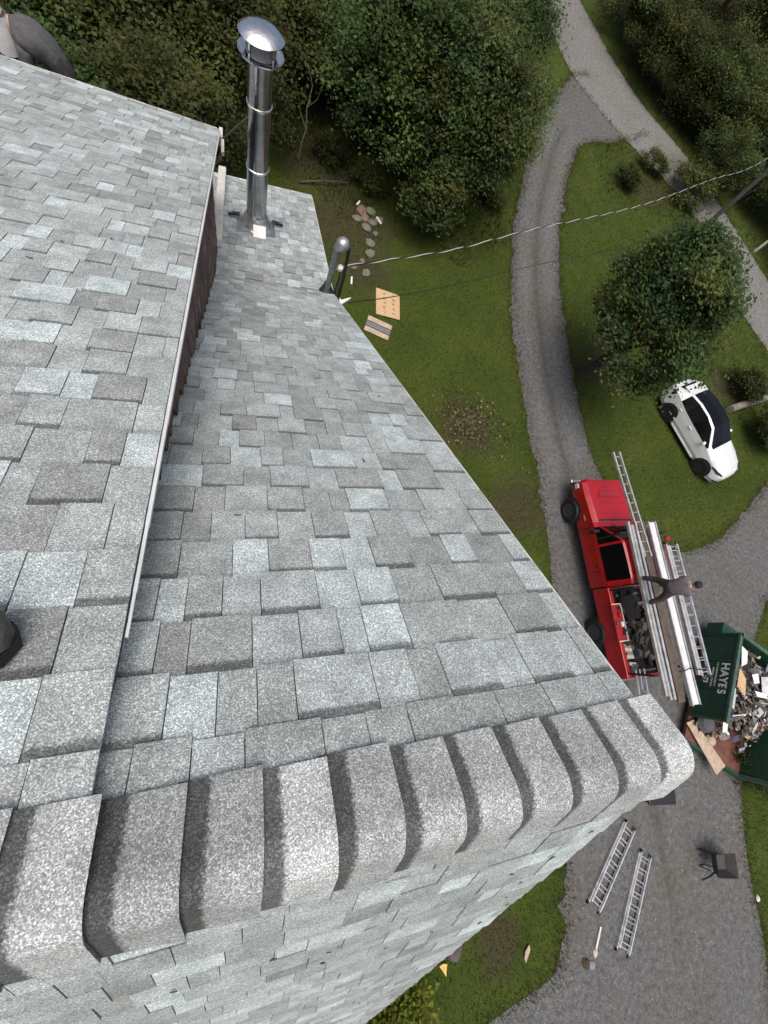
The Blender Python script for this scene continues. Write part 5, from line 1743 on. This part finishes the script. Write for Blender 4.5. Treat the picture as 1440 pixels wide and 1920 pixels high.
hd, hm = head_parts(None, Vector((0.33, 0, 1.20)), 0.0, pe)
hm2 = hm @ Matrix.Rotation(R(25), 4, 'Y')
cpm = MB()
cpm.lathe([(0.088, 0.005), (0.095, 0.04), (0.088, 0.09), (0.055, 0.13), (0.002, 0.142)], 18, hm2 @ Matrix.Diagonal((1.22, 1.06, 1, 1)))
cpm.prism([(0.06, -0.07), (0.15, -0.055), (0.19, 0), (0.15, 0.055), (0.06, 0.07)], 0.01, 0.024, hm2)
cpm.lathe([(0.13, -0.26), (0.125, -0.16), (0.105, -0.06), (0.095, 0.03)], 14, hm @ Matrix.Translation((-0.03, 0, 0)), cap=False)
cpm.build('cap', M['cloth_white'], hd, True)

# ------------------------------------------------------------------ boot on the dormer roof at the left edge
bz_ = surf_dormer(-0.55, 0.02)
bt = empty('work_boot', (-0.425, 0.02, bz_ + 0.016), R(178), 'dark worn work boot toe on the shingles at the left edge', 'boot')
bt.scale = (1.2, 1.15, 1.15)
bt.rotation_euler = Euler((-math.atan(PC), 0, 0), 'XYZ').to_quaternion().to_euler()
secs = [(0.0, 0.018, 0.035), (-0.012, 0.038, 0.052), (-0.045, 0.050, 0.072), (-0.10, 0.053, 0.085), (-0.17, 0.046, 0.105), (-0.23, 0.042, 0.13), (-0.30, 0.042, 0.15)]
vs, fs = [], []
nn = 14
for (x, hw, ht) in secs:
    for k in range(nn):
        a = 2 * math.pi * k / nn
        ca, sa = math.cos(a), math.sin(a)
        vs.append((x, hw * math.copysign(abs(ca) ** 0.75, ca), 0.022 + ht * 0.5 + ht * 0.5 * math.copysign(abs(sa) ** 0.8, sa)))
for i in range(len(secs) - 1):
    for k in range(nn):
        k2 = (k + 1) % nn
        fs.append((i * nn + k, i * nn + k2, (i + 1) * nn + k2, (i + 1) * nn + k))
fs += [tuple(range(nn)), tuple((len(secs) - 1) * nn + k for k in range(nn - 1, -1, -1))]
MB().add(vs, fs).build('upper', M['leather'], bt, True)
MB().prism([(0.006, 0), (-0.01, 0.036), (-0.05, 0.054), (-0.12, 0.056), (-0.3, 0.046), (-0.3, -0.046), (-0.12, -0.056), (-0.05, -0.054), (-0.01, -0.036)], 0, 0.024).build('sole', M['rubber'], bt)
MB().tube([(-0.24, 0, 0.10), (-0.25, 0, 0.20), (-0.26, 0, 0.27)], [0.05, 0.052, 0.055], 14).build('shaft', M['leather'], bt, True)

# ------------------------------------------------------------------ small things on the ground
ob = empty('osb_sheet', (5.03, 11.31, 0.03), R(-4), 'orange tan wood panel with dark printed marks lying on the grass', 'panel')
MB().prism([(-0.46, -0.55), (0.45, -0.60), (0.48, 0.50), (-0.44, 0.62)], 0, 0.014).build('panel', M['osb'], ob)
mb = MB()
for cx_ in (-0.12, 0.22):
    for r_ in range(5):
        yy = -0.42 + r_ * 0.20
        for k in range(3):
            mb.box((cx_ + random.uniform(-.03, .03), yy + k * 0.03, 0.0165), (random.uniform(.04, .10), 0.016, 0.003), (0, 0, random.uniform(-.4, .4)))
mb.build('printed_marks', M['osb_edge'], ob)
for k, (oy, mt_, nm, lb) in enumerate(((0.24, 'ply', 'tan_board', 'tan board lying nearest the printed wood panel'), (0.0, 'mast', 'grey_board', 'grey board lying between two tan boards on the grass'), (-0.24, 'ply', 'tan_board', 'tan board lying nearest the roof edge on the grass'))):
    tag(MB().box((0, 0, 0.02), (0.92, 0.20, 0.03), (0.02, 0, 0)).build(nm, M[mt_], None), lb, 'board', 'boards on the grass').matrix_world = Matrix.Translation((4.56, 10.19, 0.03)) @ Matrix.Rotation(R(-20), 4, 'Z') @ Matrix.Translation((0, oy, 0))


def rock(name, x, y, s, tone, label, group, h=0.6, cat='rock'):
    mb = MB()
    n = 8
    vs, fs = [], []
    for ring, (rr, z) in enumerate(((0.9, 0), (1.0, 0.3), (0.7, 0.75), (0.2, 1.0))):
        for k in range(n):
            a = 2 * math.pi * k / n
            q = rr * random.uniform(0.78, 1.15) * s
            vs.append((q * math.cos(a), q * math.sin(a) * 0.8, z * s * h))
    for i in range(3):
        for k in range(n):
            fs.append((i * n + k, i * n + (k + 1) % n, (i + 1) * n + (k + 1) % n, (i + 1) * n + k))
    fs.append(tuple(3 * n + k for k in range(n)))
    mb.add(vs, fs, tone)
    o = mb.build(name, M['stone'])
    o.location = (x, y, 0.01)
    o.rotation_euler.z = random.uniform(0, 6)
    return tag(o, label, cat, group)


GS, PK, GN = (0.17, 0.16, 0.13), (0.22, 0.15, 0.12), (0.15, 0.17, 0.12)
rk = [(4.35, 15.55, 0.26, PK, 'pink angular stone at the far side of the rubble pile'), (4.75, 15.6, 0.24, GN, 'greenish grey stone at the right of the rubble pile'), (4.45, 15.2, 0.22, PK, 'reddish stone in the middle of the rubble pile'), (4.15, 15.1, 0.2, GS, 'grey stone at the left of the rubble pile'), (4.75, 15.05, 0.2, GS, 'grey stone at the near right of the rubble pile'), (4.5, 14.75, 0.22, GS, 'grey stone at the near side of the rubble pile'), (5.05, 15.25, 0.2, GN, 'mossy stone at the outer right of the rubble pile'), (4.85, 14.55, 0.13, GS, 'small pale stone in front of the rubble pile')]
for x, y, s, c, lb in rk:
    rock('rubble_stone', x, y, s, c, lb, 'stones of the rubble pile')
rk = [(4.55, 13.5, 0.22, GS, 'loose grey stone right of the weatherhead'), (4.2, 13.1, 0.13, GS, 'small stone beside the drip loop wires'), (4.3, 12.55, 0.2, GN, 'mossy stone under the service cable'), (3.85, 12.75, 0.15, GS, 'small stone left of the mossy stone under the cable'), (4.6, 14.0, 0.22, GN, 'half buried mossy stone between the pile and the cable'), (15.6, -9.55, 0.10, (0.6, 0.6, 0.57), 'small white stone at the driveway edge past the wheelbarrow'), (14.95, 2.35, 0.2, (0.25, 0.26, 0.17), 'yellowish stone in the grass beside the rack ladders'), (11.0, 15.0 + 4.9, 0.08, (0.6, 0.6, 0.55), 'tiny pale stone on the grass by the drive bend')]
for x, y, s, c, lb in rk:
    rock('field_stone', x, y, s, c, lb, 'loose stones on the ground')
for x, y, rz_, ln, lb in ((4.95, 14.95, -1.1, 0.34, 'short white plastic strip on the rubble pile'), (3.72, 12.1, 1.45, 0.34, 'short white plastic strip below the weatherhead'), (4.18, 15.6, 1.0, 0.26, 'pale scrap strip at the left of the rubble pile')):
    tag(MB().box((0, 0, 0), (ln, 0.06, 0.02), (0, 0, rz_)).build('plastic_strip', M['white']), lb, 'strip').location = (x, y, 0.26 if y > 14 else 0.03)
# wheelbarrow standing on the drive
wb = empty('wheelbarrow', (13.85, -8.02, 0.012), R(170), 'dark wheelbarrow standing on the driveway beyond the ladders', 'wheelbarrow')
mb = MB()
T0 = [(-0.45, -0.34), (0.34, -0.30), (0.34, 0.30), (-0.45, 0.34)]
T1 = [(-0.30, -0.20), (0.22, -0.20), (0.22, 0.20), (-0.30, 0.20)]
zt_, zb2 = 0.62, 0.36
vs = [(x, y, zt_ + (0.04 if x < 0 else 0)) for x, y in T0] + [(x, y, zb2) for x, y in T1] + [(x * 0.94, y * 0.94, zt_ + (0.03 if x < 0 else -.01)) for x, y in T0] + [(x * .93, y * .93, zb2 + 0.02) for x, y in T1]
fs = []
for i in range(4):
    j = (i + 1) % 4
    fs += [(i, j, 4 + j, 4 + i), (8 + i, 12 + i, 12 + j, 8 + j), (i, 8 + i, 8 + j, j)]
fs += [(4, 5, 6, 7), (12, 15, 14, 13)]
mb.add(vs, fs)
mb.build('tray', mat('grey_poly_tray', (0.055, 0.05, 0.048), 0.6, noise=0.2, nscale=8), wb, bevel=0.012)
for sy in (-1, 1):
    MB().tube([(-0.50, sy * 0.10, 0.24), (0.0, sy * 0.20, 0.34), (0.55, sy * 0.28, 0.50), (0.95, sy * 0.30, 0.58)], 0.022, 8).build('handle', M['black'], wb, True)
    MB().tube([(0.30, sy * 0.22, 0.36), (0.32, sy * 0.22, 0.02), (0.10, sy * 0.2, 0.02), (-0.05, sy * 0.18, 0.33)], 0.016, 8).build('leg', M['black'], wb, True)
mw = Matrix.Translation((-0.56, 0, 0.19)) @ Matrix.Rotation(R(90), 4, 'X')
MB().lathe([(0.08, -0.04), (0.16, -0.045), (0.19, -0.02), (0.19, 0.02), (0.16, 0.045), (0.08, 0.04)], 22, mw).build('wheel', M['rubber'], wb, True)
# black tote half under the ridge end
bb = empty('black_bin', (11.95, -5.75, 0.012), R(-10), 'black plastic storage bin on the driveway just below the ridge end', 'bin')
mb = MB()
mb.prism([(-0.5, -0.22), (0.5, -0.22), (0.5, 0.22), (-0.5, 0.22)], 0, 0.62)
mb.build('tub', M['black'], bb, bevel=0.03)
MB().box((0, 0, 0.65), (1.06, 0.50, 0.06)).build('lid', M['black'], bb, bevel=0.02)
for sx in (-1, 1):
    MB().box((sx * 0.53, 0, 0.5), (0.05, 0.2, 0.04)).build('handle', M['black'], bb)
# small scraps
tag(MB().bar((0, 0, 0.03), (0.28, 0.42, 0.03), 0.05, 0.03).build('broken_stick', M['old_white']), 'short pale stick on the driveway below the ladders', 'stick').location = (9.12, -9.1, 0.012)
for (x, y, s, c, lb) in ((9.08, -9.2, 0.10, (0.5, 0.42, 0.34), 'pale scrap lying against the short stick'), (8.9, -9.42, 0.13, (0.22, 0.23, 0.25), 'grey rag on the driveway near the short stick'), (8.72, -9.33, 0.15, (0.06, 0.045, 0.03), 'brown leaf clump beside the grey rag'), (4.95, -8.05, 0.24, (0.10, 0.085, 0.085), 'dark grey rag on the grass next to the yellow scrap')):
    rock('scrap', x, y, s, c, lb, 'scraps on the ground', 0.5, 'scrap')
tag(MB().prism([(-0.13, 0.09), (-0.02, 0.11), (0.08, 0.08), (0.05, -0.04), (0.02, -0.16), (-0.03, -0.07)], 0, 0.04).build('yellow_scrap', M['yellow'], None), 'yellow plastic scrap on the grass at the foot of the house', 'scrap').location = (4.62, -8.28, 0.03)
tag(MB().prism([(-0.35, -0.2), (0.3, -0.28), (0.42, 0.2), (0.1, 0.12), (-0.1, 0.35)], 0, 0.03).build('white_sheet', M['white'], None), 'crumpled white sheet lying on the paved lane', 'sheet').location = (25.9, 19.2, 0.03)
mk = empty('marker_post', (29.2, 19.6, 0), 0, 'short white marker post at the right edge of the lane', 'post')
MB().box((0, 0, 0.4), (0.12, 0.10, 0.8)).build('post', M['white'], mk, bevel=0.02)
MB().box((0, 0, 0.84), (0.16, 0.14, 0.08)).build('cap', M['white'], mk, bevel=0.02)
for x, y, rz_, s, lb in ((7.1, -7.3, 0.5, 0.30, 'pale grey wood chip strip on the dark grass, upper one'), (6.95, -8.6, 1.0, 0.32, 'pale grey wood scrap on the dark grass, lower one'), (5.75, -7.35, 1.2, 0.2, 'small pale scrap on the dark grass next to the roof')):
    tag(MB().prism([(-s * .6, -s * .12), (s * .3, -s * .2), (s * .6, 0), (s * .1, s * .2), (-s * .4, s * .12)], 0, 0.03).build('wood_scrap', M['ply'], None), lb, 'scrap').matrix_world = Matrix.Translation((x, y, 0.05)) @ Matrix.Rotation(rz_, 4, 'Z')
